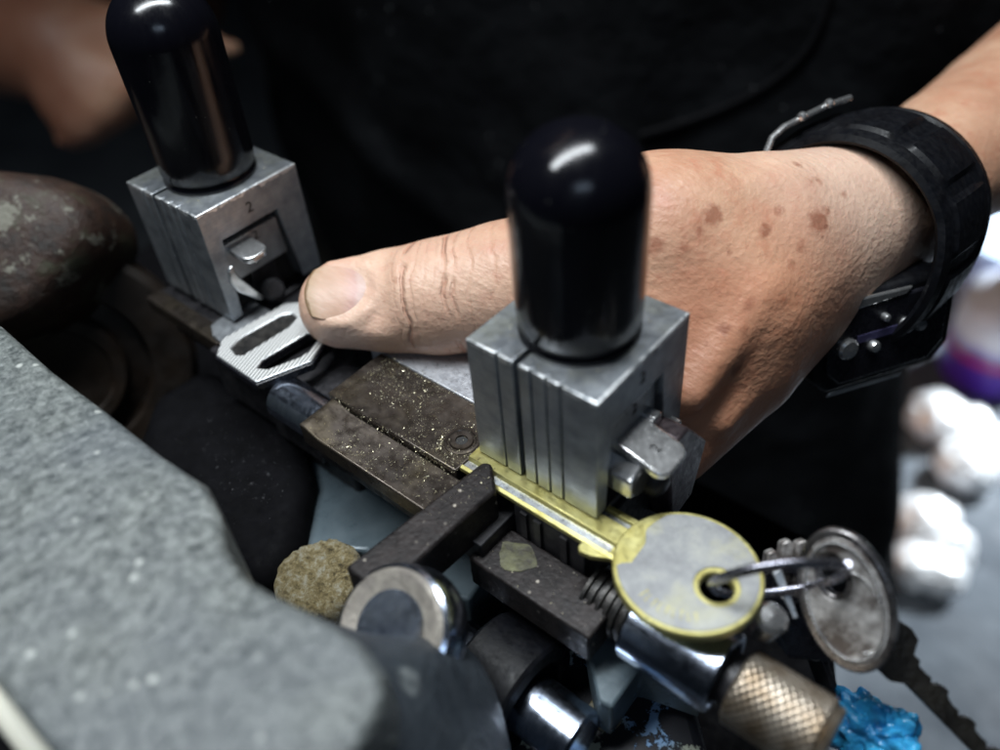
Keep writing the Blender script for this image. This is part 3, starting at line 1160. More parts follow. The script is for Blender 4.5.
# ================================================================ KEY CLAMPS
def clamp(loc, label, ktop, right):
    t = thing('key_clamp', label, 'clamp', (loc[0] + 1.5, loc[1] + 1.5, loc[2] + 0.1), 'key clamps with black knobs')
    off = Vector((1.5, 1.5, 0.1))

    def cp(mb, name, mat, **kw):
        mb.v = [tuple(Vector(v) - off) for v in mb.v]
        return mb.build(name, mat, t, **kw)
    g = lambda x, w=0.028, d=0.12: [(x - w, 0), (x, d), (x + w, 0)]
    poly = [(0, 0)] + g(0.74) + [(1.12, 0), (1.12, 1.6), (1.25, 1.6), (1.25, 0)] + g(1.53) + g(1.87) + g(2.19) + [(2.98, 0), (2.98, 3.0), (0, 3.0)]
    jb = cp(MB().prism(poly, 2, 0.12, 3.22), 'jaw_block', 'clampsteel')
    cut = MB().prism([(0.28, -0.5), (0.46, 2.33), (2.16, 2.33), (2.44, -0.5)], 0, 2.52, 3.4)
    cut.v = [tuple(Vector(v) - off) for v in cut.v]
    co = cut.build('cut', None, t)
    boolean(jb, [co])
    finish(jb, 0.022, 3)
    cp(MB().prism([(0.44, 1.0), (0.50, 2.06), (2.12, 2.06), (2.20, 1.0)], 0, 2.56, 2.84), 'slider', 'zinc', bevel=0.02)
    cp(MB().box(2.70, 2.85, 0.52, 2.10, 2.062, 2.085), 'slider_edge_glint', 'zinc_edge')  # bright strip painted in for light on the slider's top
    cp(MB().prism([(0.32, -0.02), (0.48, 2.31), (2.14, 2.31), (2.40, -0.02)], 0, 2.525, 2.55), 'recess', 'blackhole')  # black plate painting the shade deep in the recess
    place_text('number_mark', '2', 0.40, t, Vector((2.982, 1.42, 2.76)) - off, (0, 1, 0), (0, 0, 1), 'blackhole')
    place_text('number_mark', '2', 0.36, t, Vector((2.842, 1.42, 1.90)) - off, (0, 1, 0), (0, 0, 1), 'blackhole')
    # lever tab: rounded slab that leaves the recess and slopes out
    if right:
        A, Bv, wd_, y0 = Vector((2.62, 0, 1.46)), Vector((3.92, 0, 1.10)), 0.94, 1.26
    else:
        A, Bv, wd_, y0 = Vector((2.62, 0, 1.90)), Vector((3.62, 0, 1.82)), 0.72, 0.92
    ex = (Bv - A).normalized()
    ez = ex.cross(Vector((0, 1, 0))).normalized()
    L = (Bv - A).length
    h, r = wd_ / 2, 0.26
    pts = [(0, -h), (L - r, -h)]
    pts += [(L - r + r * math.cos(a), -h + r + r * math.sin(a)) for a in [math.radians(x) for x in range(-80, 1, 10)]]
    pts += [(L - r + r * math.cos(a), h - r + r * math.sin(a)) for a in [math.radians(x) for x in range(0, 91, 10)]]
    pts += [(0, h)]
    lt = MB().frame_prism(pts, (A.x, y0, A.z), ex, (0, 1, 0), ez, -0.09, 0.09)
    lv = cp(lt, 'lever_tab', 'polish', bevel=0.05, segs=4)
    if right:
        place_text('number_mark', '2', 0.30, lv, Vector((A.x, y0, A.z)) + ex * (L * 0.62) - ez * 0.088 - off if ez.z < 0 else Vector((A.x, y0, A.z)) + ex * (L * 0.62) + ez * 0.092 - off, (0, 1, 0), -ex, 'dsteel')
        # hexagon nut, slotted screw, small bright pin
        hp = [(0.82 + 0.42 * math.cos(a * math.pi / 3 + 0.5), 0.80 + 0.42 * math.sin(a * math.pi / 3 + 0.5)) for a in range(6)]
        cp(MB().prism(hp, 0, 2.6, 3.42), 'hexagon_nut', 'polish', bevel=0.04)
        cp(MB().prism([(0.82 + 0.31 * math.cos(a * 0.2618), 0.80 + 0.31 * math.sin(a * 0.2618)) for a in range(24)], 0, 3.42, 3.46), 'nut_face', 'blackhole')
        sc = cp(MB().lathe([(0, 0.62), (0.16, 0.62), (0.28, 0.54), (0.33, 0.42), (0.33, 0.24), (0.24, 0.2), (0.24, -0.5), (0, -0.5)], (3.1, 1.28, 0.38), (1, 0, 0), 32), 'slotted_screw', 'dsteel', smooth='auto')
        cp(MB().box(2.6, 3.12, 1.72, 2.0, 1.28, 1.5), 'small_catch', 'polish', bevel=0.04)
        cp(MB().box(2.9, 3.2, 2.45, 2.7, 0.55, 0.75), 'small_catch', 'polish', bevel=0.04)
    else:
        sh_ = [(0.30, 1.55), (0.46, 1.62), (0.52, 1.25), (1.02, 0.30), (0.92, 0.20), (0.38, 0.85), (0.26, 1.2)]
        cp(MB().prism(sh_, 0, 2.86, 3.05), 'bent_lever', 'polish', bevel=0.04)
        cp(MB().prism([(0.95, 0.2), (1.1, 1.65), (1.75, 1.6), (1.85, 0.2)], 0, 2.6, 2.72), 'inner_block', 'dsteel', bevel=0.04)
        cp(MB().lathe([(0, 0.30), (0.22, 0.30), (0.30, 0.22), (0.32, 0.0), (0.20, -0.02), (0.2, -0.6), (0, -0.6)], (2.98, 1.32, 0.28), (0.8, -0.1, 0.6), 32), 'slotted_screw', 'dsteel', smooth='auto')
    # knob: polished dome on a cylinder with a base ring
    prof = [(0.0, 3.18), (1.10, 3.18), (1.15, 3.23), (1.15, 3.33), (1.10, 3.38), (1.10, 3.46), (1.16, 3.56), (1.175, 4.0), (1.20, ktop)]
    for i in range(1, 25):
        a = math.pi / 2 * i / 24
        prof.append((1.20 * math.cos(a) ** 0.92 if i < 24 else 0.0, ktop + 1.16 * math.sin(a)))
    cp(MB().lathe(prof, (1.52, 1.5, 0), (0, 0, 1), 96), 'knob', 'bakelite', smooth=True)
    return t


clamp((0, 0, 0), 'steel key clamp holding the yellow key, black knob in front of the hand', 6.06, True)
clamp((-11.068, -0.363, 0), 'steel key clamp marked 2 beside the thumb tip and striped key, black knob leaning left', 6.65, False)

# ================================================================ KEYS
# ---- yellow brass key
kt = thing('key_blank', 'round yellow brass key with scuffed silver face, held under the front clamp', 'key', (4.9, 0, -0.1))
KO = Vector((4.9, 0, -0.1))


def kp(mb, name, mat, parent=kt, off=KO, **kw):
    mb.v = [tuple(Vector(v) - Vector(off)) for v in mb.v]
    return mb.build(name, mat, parent, **kw)


hc = (5.53, 0.06)
headc = (4.93, 0.06)
out = [(headc[0] + 1.37 * math.cos(a) * (1.0 if math.cos(a) < 0 else 1.0), headc[1] + 1.30 * math.sin(a)) for a in [2 * math.pi * i / 120 for i in range(120)]]
n = 120
O = radial_match(out, hc, n)
I = [(hc[0] + 0.30 * math.cos(2 * math.pi * i / n), hc[1] + 0.30 * math.sin(2 * math.pi * i / n)) for i in range(n)]
kp(MB().ring_plate(O, I, (0, 0, 0), (1, 0, 0), (0, 1, 0), (0, 0, 1), -0.11, 0.10), 'head', 'brass', bevel=0.03)
# silver face set in the brass rim, cut off where the blade begins
fo = []
for p in [(headc[0] + 1.29 * math.cos(a), headc[1] + 1.22 * math.sin(a)) for a in [2 * math.pi * i / 240 for i in range(240)]]:
    if p[0] > 3.98: fo.append(p)
fo = [p for p in fo if True]
k0 = [i for i in range(len(fo)) if fo[i][1] > 0 and fo[i][0] < 4.0][-1:] or [0]
upper = sorted([p for p in fo if p[1] >= headc[1]], key=lambda p: -p[0])
lower = sorted([p for p in fo if p[1] < headc[1]], key=lambda p: p[0])
fo = upper + [(3.90, 0.62), (3.86, 0.36), (4.02, 0.10), (4.05, -0.42), (3.84, -0.60)] + lower
O = radial_match(fo, hc, 160)
I = [(hc[0] + 0.41 * math.cos(2 * math.pi * i / 160), hc[1] + 0.41 * math.sin(2 * math.pi * i / 160)) for i in range(160)]
kp(MB().ring_plate(O, I, (0, 0, 0), (1, 0, 0), (0, 1, 0), (0, 0, 1), 0.08, 0.120), 'face', 'nickel', bevel=0.012)
# blade with milled grooves and a stop shoulder
prof = [(-0.52, -0.10), (-0.52, 0.00), (-0.44, 0.045), (-0.42, -0.03), (-0.25, -0.03), (-0.22, 0.09), (0.12, 0.09), (0.20, 0.09), (0.22, -0.01), (0.34, -0.01), (0.36, 0.07), (0.48, 0.07), (0.48, -0.10)]
kp(MB().prism(prof, 0, -0.12, 3.72), 'blade', 'brass', bevel=0.012)
kp(MB().prism([(-0.418, -0.028), (-0.418, -0.012), (-0.252, -0.012), (-0.252, -0.028)], 0, -0.1, 3.55), 'groove', 'zinc_edge')
kp(MB().prism([(0.222, -0.005), (0.222, 0.006), (0.338, 0.006), (0.338, -0.005)], 0, -0.1, 3.6), 'groove', 'zinc')
kp(MB().prism([(3.02, -0.5), (3.02, -0.66), (3.10, -0.74), (3.34, -0.70), (3.66, -0.52)], 2, -0.10, 0.03), 'stop', 'brass', bevel=0.02)
# worn embossed lettering round the lower rim, too rubbed to read
for i in range(9):
    a = math.radians(250 + i * 7.2)
    cx, cy = headc[0] + 1.02 * math.cos(a), headc[1] + 0.95 * math.sin(a)
    tx, ty = -math.sin(a), math.cos(a)
    nx_, ny_ = math.cos(a), math.sin(a)
    hh = 0.08 if i % 3 else 0.095
    mb = MB().frame_prism([(-0.032, -hh), (-0.016, -hh), (-0.016, hh - 0.02), (0.030, hh - 0.02), (0.030, hh), (-0.032, hh)] if i % 2 else [(-0.03, -hh), (0.03, -hh), (0.03, -hh + 0.02), (0.01, -hh + 0.02), (0.01, hh), (-0.01, hh), (-0.01, -hh + 0.02), (-0.03, -hh + 0.02)],
                          (cx, cy, 0.119), (tx, ty, 0), (nx_, ny_, 0), (0, 0, 1), 0, 0.008)
    kp(mb, 'rubbed_letter', 'brass')

# ---- striped key in the far clamp
kt2 = thing('key_blank', 'six-sided key head with fine white stripes, under the thumb tip', 'key', (-6.6, 0, -0.2))
K2 = Vector((-6.6, 0, -0.2))
px = [(216, 355), (222, 339), (285, 303), (298, 302), (328, 335), (311, 361), (256, 382)]
P2 = [(onz(*p, 0.14).x, onz(*p, 0.14).y) for p in px]
cx, cy = sum(p[0] for p in P2) / len(P2), sum(p[1] for p in P2) / len(P2)
Q2 = [(cx + (p[0] - cx) * 1.035, cy + (p[1] - cy) * 1.035) for p in P2]
hb = kp(MB().prism(Q2, 2, -0.14, 0.08), 'head', 'gloss_black', kt2, K2)
pl_ = kp(MB().prism(P2, 2, 0.07, 0.14), 'striped_face', 'stripe', kt2, K2)
s1 = [(231, 348), (241, 338), (281, 315), (292, 313), (297, 318), (287, 328), (243, 355), (236, 355)]
s2 = [(257, 368), (262, 360), (307, 333), (317, 331), (319, 337), (309, 351), (300, 357), (268, 369)]


def cutter(pix, z0, z1):
    q = [(onz(*p, 0.14).x, onz(*p, 0.14).y) for p in pix]
    mb = MB().prism(q, 2, z0, z1)
    mb.v = [tuple(Vector(v) - K2) for v in mb.v]
    return mb.build('cut', None, kt2)


boolean(pl_, [cutter(s1, -0.3, 0.5), cutter(s2, -0.3, 0.5)])
boolean(hb, [cutter(s2, -0.5, 0.5)])
finish(pl_, 0.022, 2, worn='zinc_edge')
finish(hb, 0.03, 3)
q = [(onz(*p, 0.12).x, onz(*p, 0.12).y) for p in s1]
kp(MB().prism(q, 2, 0.079, 0.085), 'inset', 'thread', kt2, K2)
kp(MB().prism([(-8.6, -0.75), (-8.25, -0.95), (-7.4, -1.05), (-7.3, 0.6), (-8.7, 0.55), (-11.3, 0.5), (-11.3, 0.0), (-8.7, 0.0)], 2, -0.13, 0.0), 'blade', 'zinc', kt2, K2, bevel=0.02)

# ---- key ring and the two keys hanging on it
rt = thing('key_ring', 'split wire ring through the hole of the yellow key, two old keys on it', 'key ring', T(779, 577, 14.9))
pts = []
c0 = T(779, 579, 14.75)
e1 = (T(845, 574, 14.75) - c0)
e2 = (BACK * 0.86 + UP * 0.50).normalized() * 0.95
for i in range(129):
    a = 4 * math.pi * i / 128 + 0.5
    s = i / 128
    pts.append(c0 + e1 * math.cos(a) + e2 * math.sin(a) * 0.98 + Vector((0, 0, 1)) * (s - 0.5) * 0.16 + e1.normalized() * 0.03 * math.sin(a * 0.5))
kr = MB().tube(pts, 0.068, 12)
RO = T(779, 577, 14.9)
kr.v = [tuple(Vector(v) - RO) for v in kr.v]
kr.build('wire', basic('dark_nickel_wire', (0.40, 0.40, 0.46), (0.25, 0.25, 0.29), 5, 0.25, 0.95), rt, smooth='auto')

ot = thing('old_key', 'old engraved silver key with oval head, hanging right of the yellow key', 'key', T(846, 600, 15.0))
OK_ = T(846, 600, 15.0)
ey = (UP * 0.97 - RIGHT * 0.20).normalized()
ez = (BACK * 0.74 - RIGHT * 0.64).normalized()
ez = (ez - ey * ez.dot(ey)).normalized()
ex = ey.cross(ez)
A_, B_ = 0.84, 1.32
n = 120
Oo = circle(0, 0, A_, n, B_)
hcx = (-0.12, 0.46)
O = radial_match(Oo, hcx, n)
I = [(hcx[0] + 0.24 * math.cos(2 * math.pi * i / n), hcx[1] + 0.36 * math.sin(2 * math.pi * i / n)) for i in range(n)]
kp(MB().ring_plate(O, I, OK_, ex, ey, ez, -0.12, 0.08), 'head', basic('tarnished_steel', (0.42, 0.40, 0.40), (0.16, 0.15, 0.15), 1.5, 0.3, 0.95, 0.006, 20), ot, OK_, bevel=0.04, segs=3)
O = radial_match(circle(0, 0, A_ * 0.86, n, B_ * 0.88), hcx, n)
I = [(hcx[0] + 0.33 * math.cos(2 * math.pi * i / n), hcx[1] + 0.45 * math.sin(2 * math.pi * i / n)) for i in range(n)]
kp(MB().ring_plate(O, I, OK_, ex, ey, ez, 0.05, 0.095), 'engraved_face', 'oldkey', ot, OK_, bevel=0.01)
mb = MB()
for i in range(72):
    a = 2 * math.pi * i / 72
    p = OK_ + ex * (A_ * 0.78 * math.cos(a)) + ey * (B_ * 0.81 * math.sin(a)) + ez * 0.095
    mb.lathe([(0.044, 0.0), (0.040, 0.03), (0.024, 0.05), (0.0, 0.056)], p, ez, 8)
for i in range(46):
    a = 2 * math.pi * i / 46
    p = OK_ + ex * (0.18 + 0.44 * math.cos(a)) + ey * (-0.2 + 0.72 * math.sin(a)) + ez * 0.095
    if a < 2.0 or a > 4.6:
        mb.lathe([(0.034, 0.0), (0.030, 0.02), (0.018, 0.034), (0.0, 0.038)], p, ez, 8)
kp(mb, 'bead_border', 'polish', ot, OK_, smooth='auto')
# blade runs down to the right, notched
b0, b1 = T(872, 632, 15.4), T(1012, 775, 15.0)
bx = (b1 - b0).normalized()
bz = (BACK - bx * BACK.dot(bx)).normalized()
by = bz.cross(bx)
L = (b1 - b0).length
pts = [(0, -0.36), (0.7, -0.40)]
xx = 0.8
hts = [0.22, 0.14, 0.20, 0.08, 0.14, 0.04, 0.12]
top = []
for i, hgt in enumerate(hts):
    x_ = 0.75 + i * (L - 0.9) / len(hts)
    top += [(x_, hgt + 0.03), (x_ + 0.14, hgt + 0.04), (x_ + 0.20, hgt - 0.05)]
poly = [(0, -0.42), (0.8, -0.40), (1.0, -0.24), (L, -0.22), (L + 0.1, 0.0)] + top[::-1] + [(0.62, 0.50), (0.4, 0.55), (0, 0.46)]
kp(MB().frame_prism(poly, b0, bx, by, bz, -0.1, 0.1), 'blade', basic('dirty_dark_brass', (0.030, 0.027, 0.022), (0.012, 0.011, 0.010), 2, 0.4, 0.6, 0.02, 8), ot, OK_, bevel=0.02)

st = thing('old_key', 'narrow edge-on silver key with ridged rim, pressed against the oval engraved key', 'key', T(797, 606, 16.5))
S0 = T(797, 606, 16.5)
ey = (UP * 0.93 - RIGHT * 0.34).normalized()
ez = (BACK * 0.42 - RIGHT * 0.88).normalized()
ez = (ez - ey * ez.dot(ey)).normalized()
ex = ey.cross(ez)
O = radial_match(circle(0, 0, 0.72, 96, 1.12), (0, 0.55), 96)
I = circle(0, 0.55, 0.22, 96)
kp(MB().ring_plate(O, I, S0, ex, ey, ez, -0.11, 0.09), 'head', 'oldkey', st, S0, bevel=0.035, segs=3)
mb = MB()
for i in range(60):
    a = 2 * math.pi * i / 60
    mb.lathe([(0.045, 0.0), (0.04, 0.03), (0.02, 0.05), (0.0, 0.055)], S0 + ex * (0.62 * math.cos(a)) + ey * (1.0 * math.sin(a)) + ez * 0.09, ez, 8)
kp(mb, 'bead_border', 'polish', st, S0, smooth='auto')
kp(MB().frame_prism([(-0.2, -1.0), (0.2, -1.0), (0.2, -1.7), (-0.2, -1.6)], S0, ex, ey, ez, -0.09, 0.06), 'blade', 'dsteel', st, S0, bevel=0.02)

bt = thing('old_key', 'black-headed key hanging behind the engraved key on the ring', 'key', T(800, 610, 16.0))
B0 = T(800, 610, 16.0)
ey = (UP * 0.95 - RIGHT * 0.3).normalized()
ez = (BACK * 0.6 - RIGHT * 0.8).normalized()
ez = (ez - ey * ez.dot(ey)).normalized()
ex = ey.cross(ez)
n = 96
O = radial_match([(x * 0.72, y * 0.95) for x, y in [(-1, -0.6), (-0.7, -1), (0.7, -1), (1, -0.6), (1, 0.6), (0.7, 1), (-0.7, 1), (-1, 0.6)]], (0, 0.5), n)
I = circle(0, 0.5, 0.3, n)
kp(MB().ring_plate(O, I, B0, ex, ey, ez, -0.14, 0.14), 'head', 'gloss_black', bt, B0, bevel=0.05, segs=3)
mb = MB()
for q_, t_, hgt in (((764, 566), 16.3, 0.42), ((778, 560), 16.1, 0.5), ((793, 560), 16.0, 0.5)):
    a = T(q_[0], q_[1], t_)
    mb.frame_prism([(0, -0.5), (0.24, -0.5), (0.26, hgt - 0.2), (0.16, hgt - 0.05), (0.0, hgt - 0.12)], a, RIGHT, (UP + BACK * 0.3).normalized(), BACK, -0.16, 0.12)
kp(mb, 'metal_tip', 'oldkey', bt, B0, bevel=0.04)
a, b = T(772, 560, 15.7), T(808, 650, 15.4)
dd = (b - a).normalized()
nrm = dd.cross(BACK).normalized()
kp(MB().frame_prism([(0.2, -0.09), (1.1, -0.05), (1.1, 0.05), (0.2, 0.09)], a, dd, nrm, BACK, -0.04, 0.06), 'blade', 'zinc', bt, B0, bevel=0.02)

# ================================================================ PERSON
per = thing('person', 'person in black apron with tanned freckled hands, thumb pressing the striped key against the machine', 'person', (-12, 24, -45))


def V3(px, py, t, r):
    return (tuple(T(px, py, t)), r)


th = [V3(343, 305, 20.6, 1.07), V3(392, 301, 20.45, 1.26), V3(440, 297, 20.3, 1.40), V3(505, 286, 20.0, 1.52), V3(580, 275, 19.6, 1.72), V3(665, 246, 19.3, 1.93)]
chains = [
    (0.4, th),
    (0.8, [V3(655, 243, 19.3, 1.90), V3(760, 232, 19.6, 1.80), V3(845, 208, 20.7, 1.52), V3(895, 202, 21.8, 1.40)]),
    (0.9, [V3(640, 385, 18.9, 1.45), V3(735, 305, 19.2, 1.75), V3(862, 225, 21.2, 1.45)]),
    (0.9, [V3(672, 445, 19.3, 0.95), V3(745, 370, 19.6, 1.12), V3(812, 298, 20.6, 1.02), V3(872, 240, 21.8, 1.0)]),
    (0.9, [V3(640, 320, 19.6, 1.6), V3(700, 290, 19.6, 1.7), V3(600, 300, 20.3, 1.5)]),
    # tendon ridges across the back of the hand
    (0.35, [V3(845, 232, 19.65, 0.30), V3(760, 292, 17.75, 0.32), V3(690, 395, 17.6, 0.38)]),
    (0.35, [V3(840, 194, 19.45, 0.28), V3(760, 194, 18.3, 0.32), V3(670, 200, 18.0, 0.36)]),
    (0.3, [V3(830, 262, 19.9, 0.2), V3(780, 330, 18.75, 0.25), V3(720, 420, 18.4, 0.3)]),
    (0.2, [V3(850, 212, 19.55, 0.12), V3(800, 232, 18.2, 0.14), V3(755, 240, 17.95, 0.13), V3(720, 285, 17.75, 0.12)]),
    # wrist bone
    (0.5, [V3(868, 236, 20.9, 0.85), V3(880, 236, 21.4, 0.85)]),
    # forearm
    (1.0, [V3(890, 208, 21.9, 1.40), V3(950, 158, 24.0, 2.0), V3(1010, 122, 26.0, 2.5), V3(1110, 40, 30.0, 3.0), V3(1200, -40, 35.0, 3.4)]),
    # four fingers, bent down and under behind the carriage
    (0.5, [V3(640, 400, 19.3, 1.0), V3(610, 430, 20.6, 0.88), V3(560, 420, 22.2, 0.78), V3(525, 400, 22.8, 0.66)]),
    (0.4, [V3(655, 420, 19.8, 0.95), V3(625, 455, 21.4, 0.85), V3(575, 450, 23.4, 0.76), V3(540, 425, 24.0, 0.64)]),
    (0.4, [V3(668, 430, 20.3, 0.9), V3(640, 470, 22.4, 0.82), V3(592, 470, 24.6, 0.72), V3(560, 445, 25.2, 0.6)]),
    (0.4, [V3(680, 432, 20.8, 0.8), V3(655, 475, 23.2, 0.72), V3(612, 480, 25.6, 0.62), V3(585, 460, 26.2, 0.52)]),
]

# local frame of the thumb tip
tip = T(343, 305, 20.6)
ta = (tip - T(392, 301, 20.45)).normalized()          # towards the tip
tn = (BACK * 0.93 + UP * 0.33)
tn = (tn - ta * tn.dot(ta)).normalized()               # nail normal
tb = tn.cross(ta)


def npt(su, vv, dz=-0.06):
    return tuple(tip + ta * su + tb * vv + tn * (0.90 - 0.30 * vv * vv + dz))


fold_chain = [((0.16), [(npt(0.15, 0.76), 0.10), (npt(-0.4, 0.76), 0.13), (npt(-0.82, 0.62, -0.02), 0.14), (npt(-1.10, 0.3, -0.04), 0.14), (npt(-1.17, 0.0, -0.04), 0.14), (npt(-1.10, -0.3, -0.04), 0.14), (npt(-0.82, -0.62, -0.02), 0.14), (npt(-0.4, -0.76), 0.13), (npt(0.15, -0.76), 0.10)])]


def thumb_extra(X, F):
    # flatten the pad side a little behind the nail so the nail sits in a bed
    c = tip + ta * 0.15
    d = (X[0] - c.x) * tn.x + (X[1] - c.y) * tn.y + (X[2] - c.z) * tn.z
    u = (X[0] - c.x) * ta.x + (X[1] - c.y) * ta.y + (X[2] - c.z) * ta.z
    v = (X[0] - c.x) * tb.x + (X[1] - c.y) * tb.y + (X[2] - c.z) * tb.z
    wgt = np.clip(1.6 - np.abs(u) * 0.9, 0, 1) * np.clip(1.7 - np.abs(v), 0, 1)
    cutp = d - (0.86 - 0.20 * v * v)
    G = np.where((wgt > 0) & (d > 0), np.maximum(F, cutp * np.clip(wgt * 2, 0, 1) + (1 - np.clip(wgt * 2, 0, 1)) * F), F)
    return smin(G, chain_field(X, fold_chain), 0.14)


Vh, Qh = sdf_mesh(chains, 0.115, extra=thumb_extra)

# the rest of the body: far hand, arms, trunk (mostly under the apron)
sh_r, el_r = (-38, 31, 26), (-52, 24, -6)
fist = T(70, 52, 45)
shade_head = Vector((-23, 6, 36))  # unseen head, added and leant forward to shade the far hand
kd = T(128, 60, 44.5)
body_chains = [
    (3.0, [((-16, 33, -40), 13.0), ((-16, 34, -5), 13.5), ((-16, 35, 24), 12.5)]),
    (3.0, [((-33, 34, 25), 6.0), ((0, 34, 25), 6.0)]),
    (2.5, [((-18, 30, 26), 5.8), ((-21, 14, 34), 5.4)]),
    (2.0, [(tuple(shade_head + Vector((0, 2.5, 3))), 8.0), (tuple(shade_head + Vector((0, -3, -1))), 6.6)]),
    (1.5, [(tuple(shade_head + Vector((0, -6, -3))), 3.6), (tuple(shade_head + Vector((0, -6.5, -7))), 2.6)]),
    (0.8, [(tuple(shade_head + Vector((0, -9.4, 0))), 0.8), (tuple(shade_head + Vector((0, -11.0, -3.0))), 1.1)]),
    (0.8, [(tuple(shade_head + Vector((-3.6, -8.0, 1.6))), 1.0), (tuple(shade_head + Vector((3.6, -8.0, 1.6))), 1.0)]),
    (0.6, [(tuple(shade_head + Vector((-1.8, -9.0, -5.4))), 0.6), (tuple(shade_head + Vector((1.8, -9.0, -5.4))), 0.6)]),
    (0.6, [(tuple(shade_head + Vector((-8.2, 1.0, 0.5))), 1.2), (tuple(shade_head + Vector((-8.0, 0.5, -3))), 0.9)]),
    (0.6, [(tuple(shade_head + Vector((8.2, 1.0, 0.5))), 1.2), (tuple(shade_head + Vector((8.0, 0.5, -3))), 0.9)]),
    (2.0, [(sh_r, 5.5), (el_r, 4.2), (tuple(T(-60, 30, 47)), 3.0), (tuple(fist), 2.9)]),
    (2.0, [((4, 33, 25), 5.5), (tuple(T(1290, -110, 40)), 4.4), (tuple(T(1190, -32, 34.5)), 3.5)]),
    (1.0, [(tuple(fist), 3.0), (tuple(T(100, 80, 44.5)), 2.6)]),
    (0.7, [(tuple(T(92, 38, 44.0)), 1.5), (tuple(T(150, 26, 44.5)), 1.2), (tuple(T(185, 36, 46)), 0.9), (tuple(T(234, 50, 46.5)), 0.6)]),
    (0.7, [(tuple(T(88, 70, 43.5)), 1.5), (tuple(T(118, 84, 43.3)), 1.2), (tuple(T(112, 108, 44.0)), 1.0)]),
    (0.7, [(tuple(T(72, 88, 43.5)), 1.4), (tuple(T(100, 106, 43.3)), 1.15), (tuple(T(92, 126, 44.0)), 0.95)]),
    (0.7, [(tuple(T(58, 104, 43.8)), 1.2), (tuple(T(80, 124, 43.6)), 1.0), (tuple(T(70, 138, 44.2)), 0.85)]),
]
Vb, Qb = sdf_mesh(body_chains, 0.55, pad=1.2)
nh = len(Vh)
VV = np.concatenate([Vh, Vb])
QQ = np.concatenate([Qh, Qb + nh])
me = mesh_from('body', VV, QQ)
PO = np.array((-12, 24, -45), np.float32)
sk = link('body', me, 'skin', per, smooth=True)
sk.location = -Vector((-12, 24, -45)) * U
sk['label'] = 'tanned hand with brown freckles, thumb pressing a key, watch on its wrist'


def setattr_f(name, arr):
    a = me.attributes.new(name, 'FLOAT', 'POINT')
    a.data.foreach_set('value', arr.astype(np.float32))


X = [VV[:, 0], VV[:, 1], VV[:, 2]]
spots = [(717, 210, .21), (826, 220, .25), (771, 222, .10), (772, 232, .10), (783, 205, .07), (741, 372, .14), (725, 322, .11), (706, 228, .09), (658, 240, .14), (808, 246, .08), (796, 262, .07), (812, 175, .06), (824, 178, .05), (803, 160, .08), (752, 330, .07), (690, 250, .06), (833, 205, .07), (757, 305, .09), (700, 340, .05), (848, 190, .05), (790, 300, .06), (722, 290, .05), (735, 250, .05)]
cosd = np.full(len(VV), 1e9, np.float32)
camv = np.array(CAM_LOC, np.float32)
rel = VV - camv
rl = np.linalg.norm(rel, axis=1)
Vn = np.empty(len(VV) * 3, np.float32)
me.vertices.foreach_get('normal', Vn)
Vn = Vn.reshape(-1, 3)
for (px_, py_, r_) in spots:
    d = np.array(ray(px_, py_).normalized(), np.float32)
    tt = rel @ d
    perp = np.linalg.norm(rel - tt[:, None] * d, axis=1)
    # surface point on this ray nearest to the camera, then distance on the skin from it
    near = np.where(perp < 0.15, tt, 1e9)
    j = int(near.argmin())
    cosd = np.minimum(cosd, np.linalg.norm(VV - VV[j], axis=1) - r_)
setattr_f('spot', np.clip(cosd + 0.5, 0, 1.0))

p0 = np.array(tip, np.float32)
p1 = np.array(T(505, 286, 20.0), np.float32)
ax_ = (p1 - p0) / np.linalg.norm(p1 - p0)
al = (VV - p0) @ ax_
pr_ = np.linalg.norm(VV - p0 - al[:, None] * ax_, axis=1)
setattr_f('along', al)
jm = np.clip((al - 1.1) / 0.5, 0, 1) * np.clip((7.6 - al) / 1.5, 0, 1) * (pr_ < 2.6)
setattr_f('joint', jm)
wr = np.array(T(860, 190, 19.5), np.float32)
dw = np.linalg.norm(VV - wr, axis=1)
tipd = np.linalg.norm(VV - p0, axis=1)
nl = np.array(T(420, 330, 19.2), np.float32)
setattr_f('pale', np.clip(np.clip(1.5 - dw / 2.6, 0, 1) * 0.9 + np.clip(1.8 - np.linalg.norm(VV - nl, axis=1) / 2.2, 0, 1) * 0.55 + np.clip(1.3 - tipd / 1.5, 0, 1) * 0.6, 0, 1))
kn_ = np.array(T(770, 330, 18.3), np.float32)
k2_ = np.array(T(700, 400, 18.0), np.float32)
setattr_f('ruddy_shade', np.clip(np.clip(1.6 - np.linalg.norm(VV - kn_, axis=1) / 1.9, 0, 1) + np.clip(1.7 - np.linalg.norm(VV - k2_, axis=1) / 1.8, 0, 1) + 0.8 * (al < -20), 0, 1))  # redder skin, with shade of lower hand and far arm painted in
setattr_f('far_shade', np.clip((-al - 16) / 4, 0, 1))  # far hand's shade put into the skin colour
ss = sk.modifiers.new('smooth', 'CORRECTIVE_SMOOTH') if False else sk.modifiers.new('smooth', 'SMOOTH')
ss.factor = 0.5
ss.iterations = 3
sb = sk.modifiers.new('sub', 'SUBSURF')
sb.levels = 0
sb.render_levels = 1

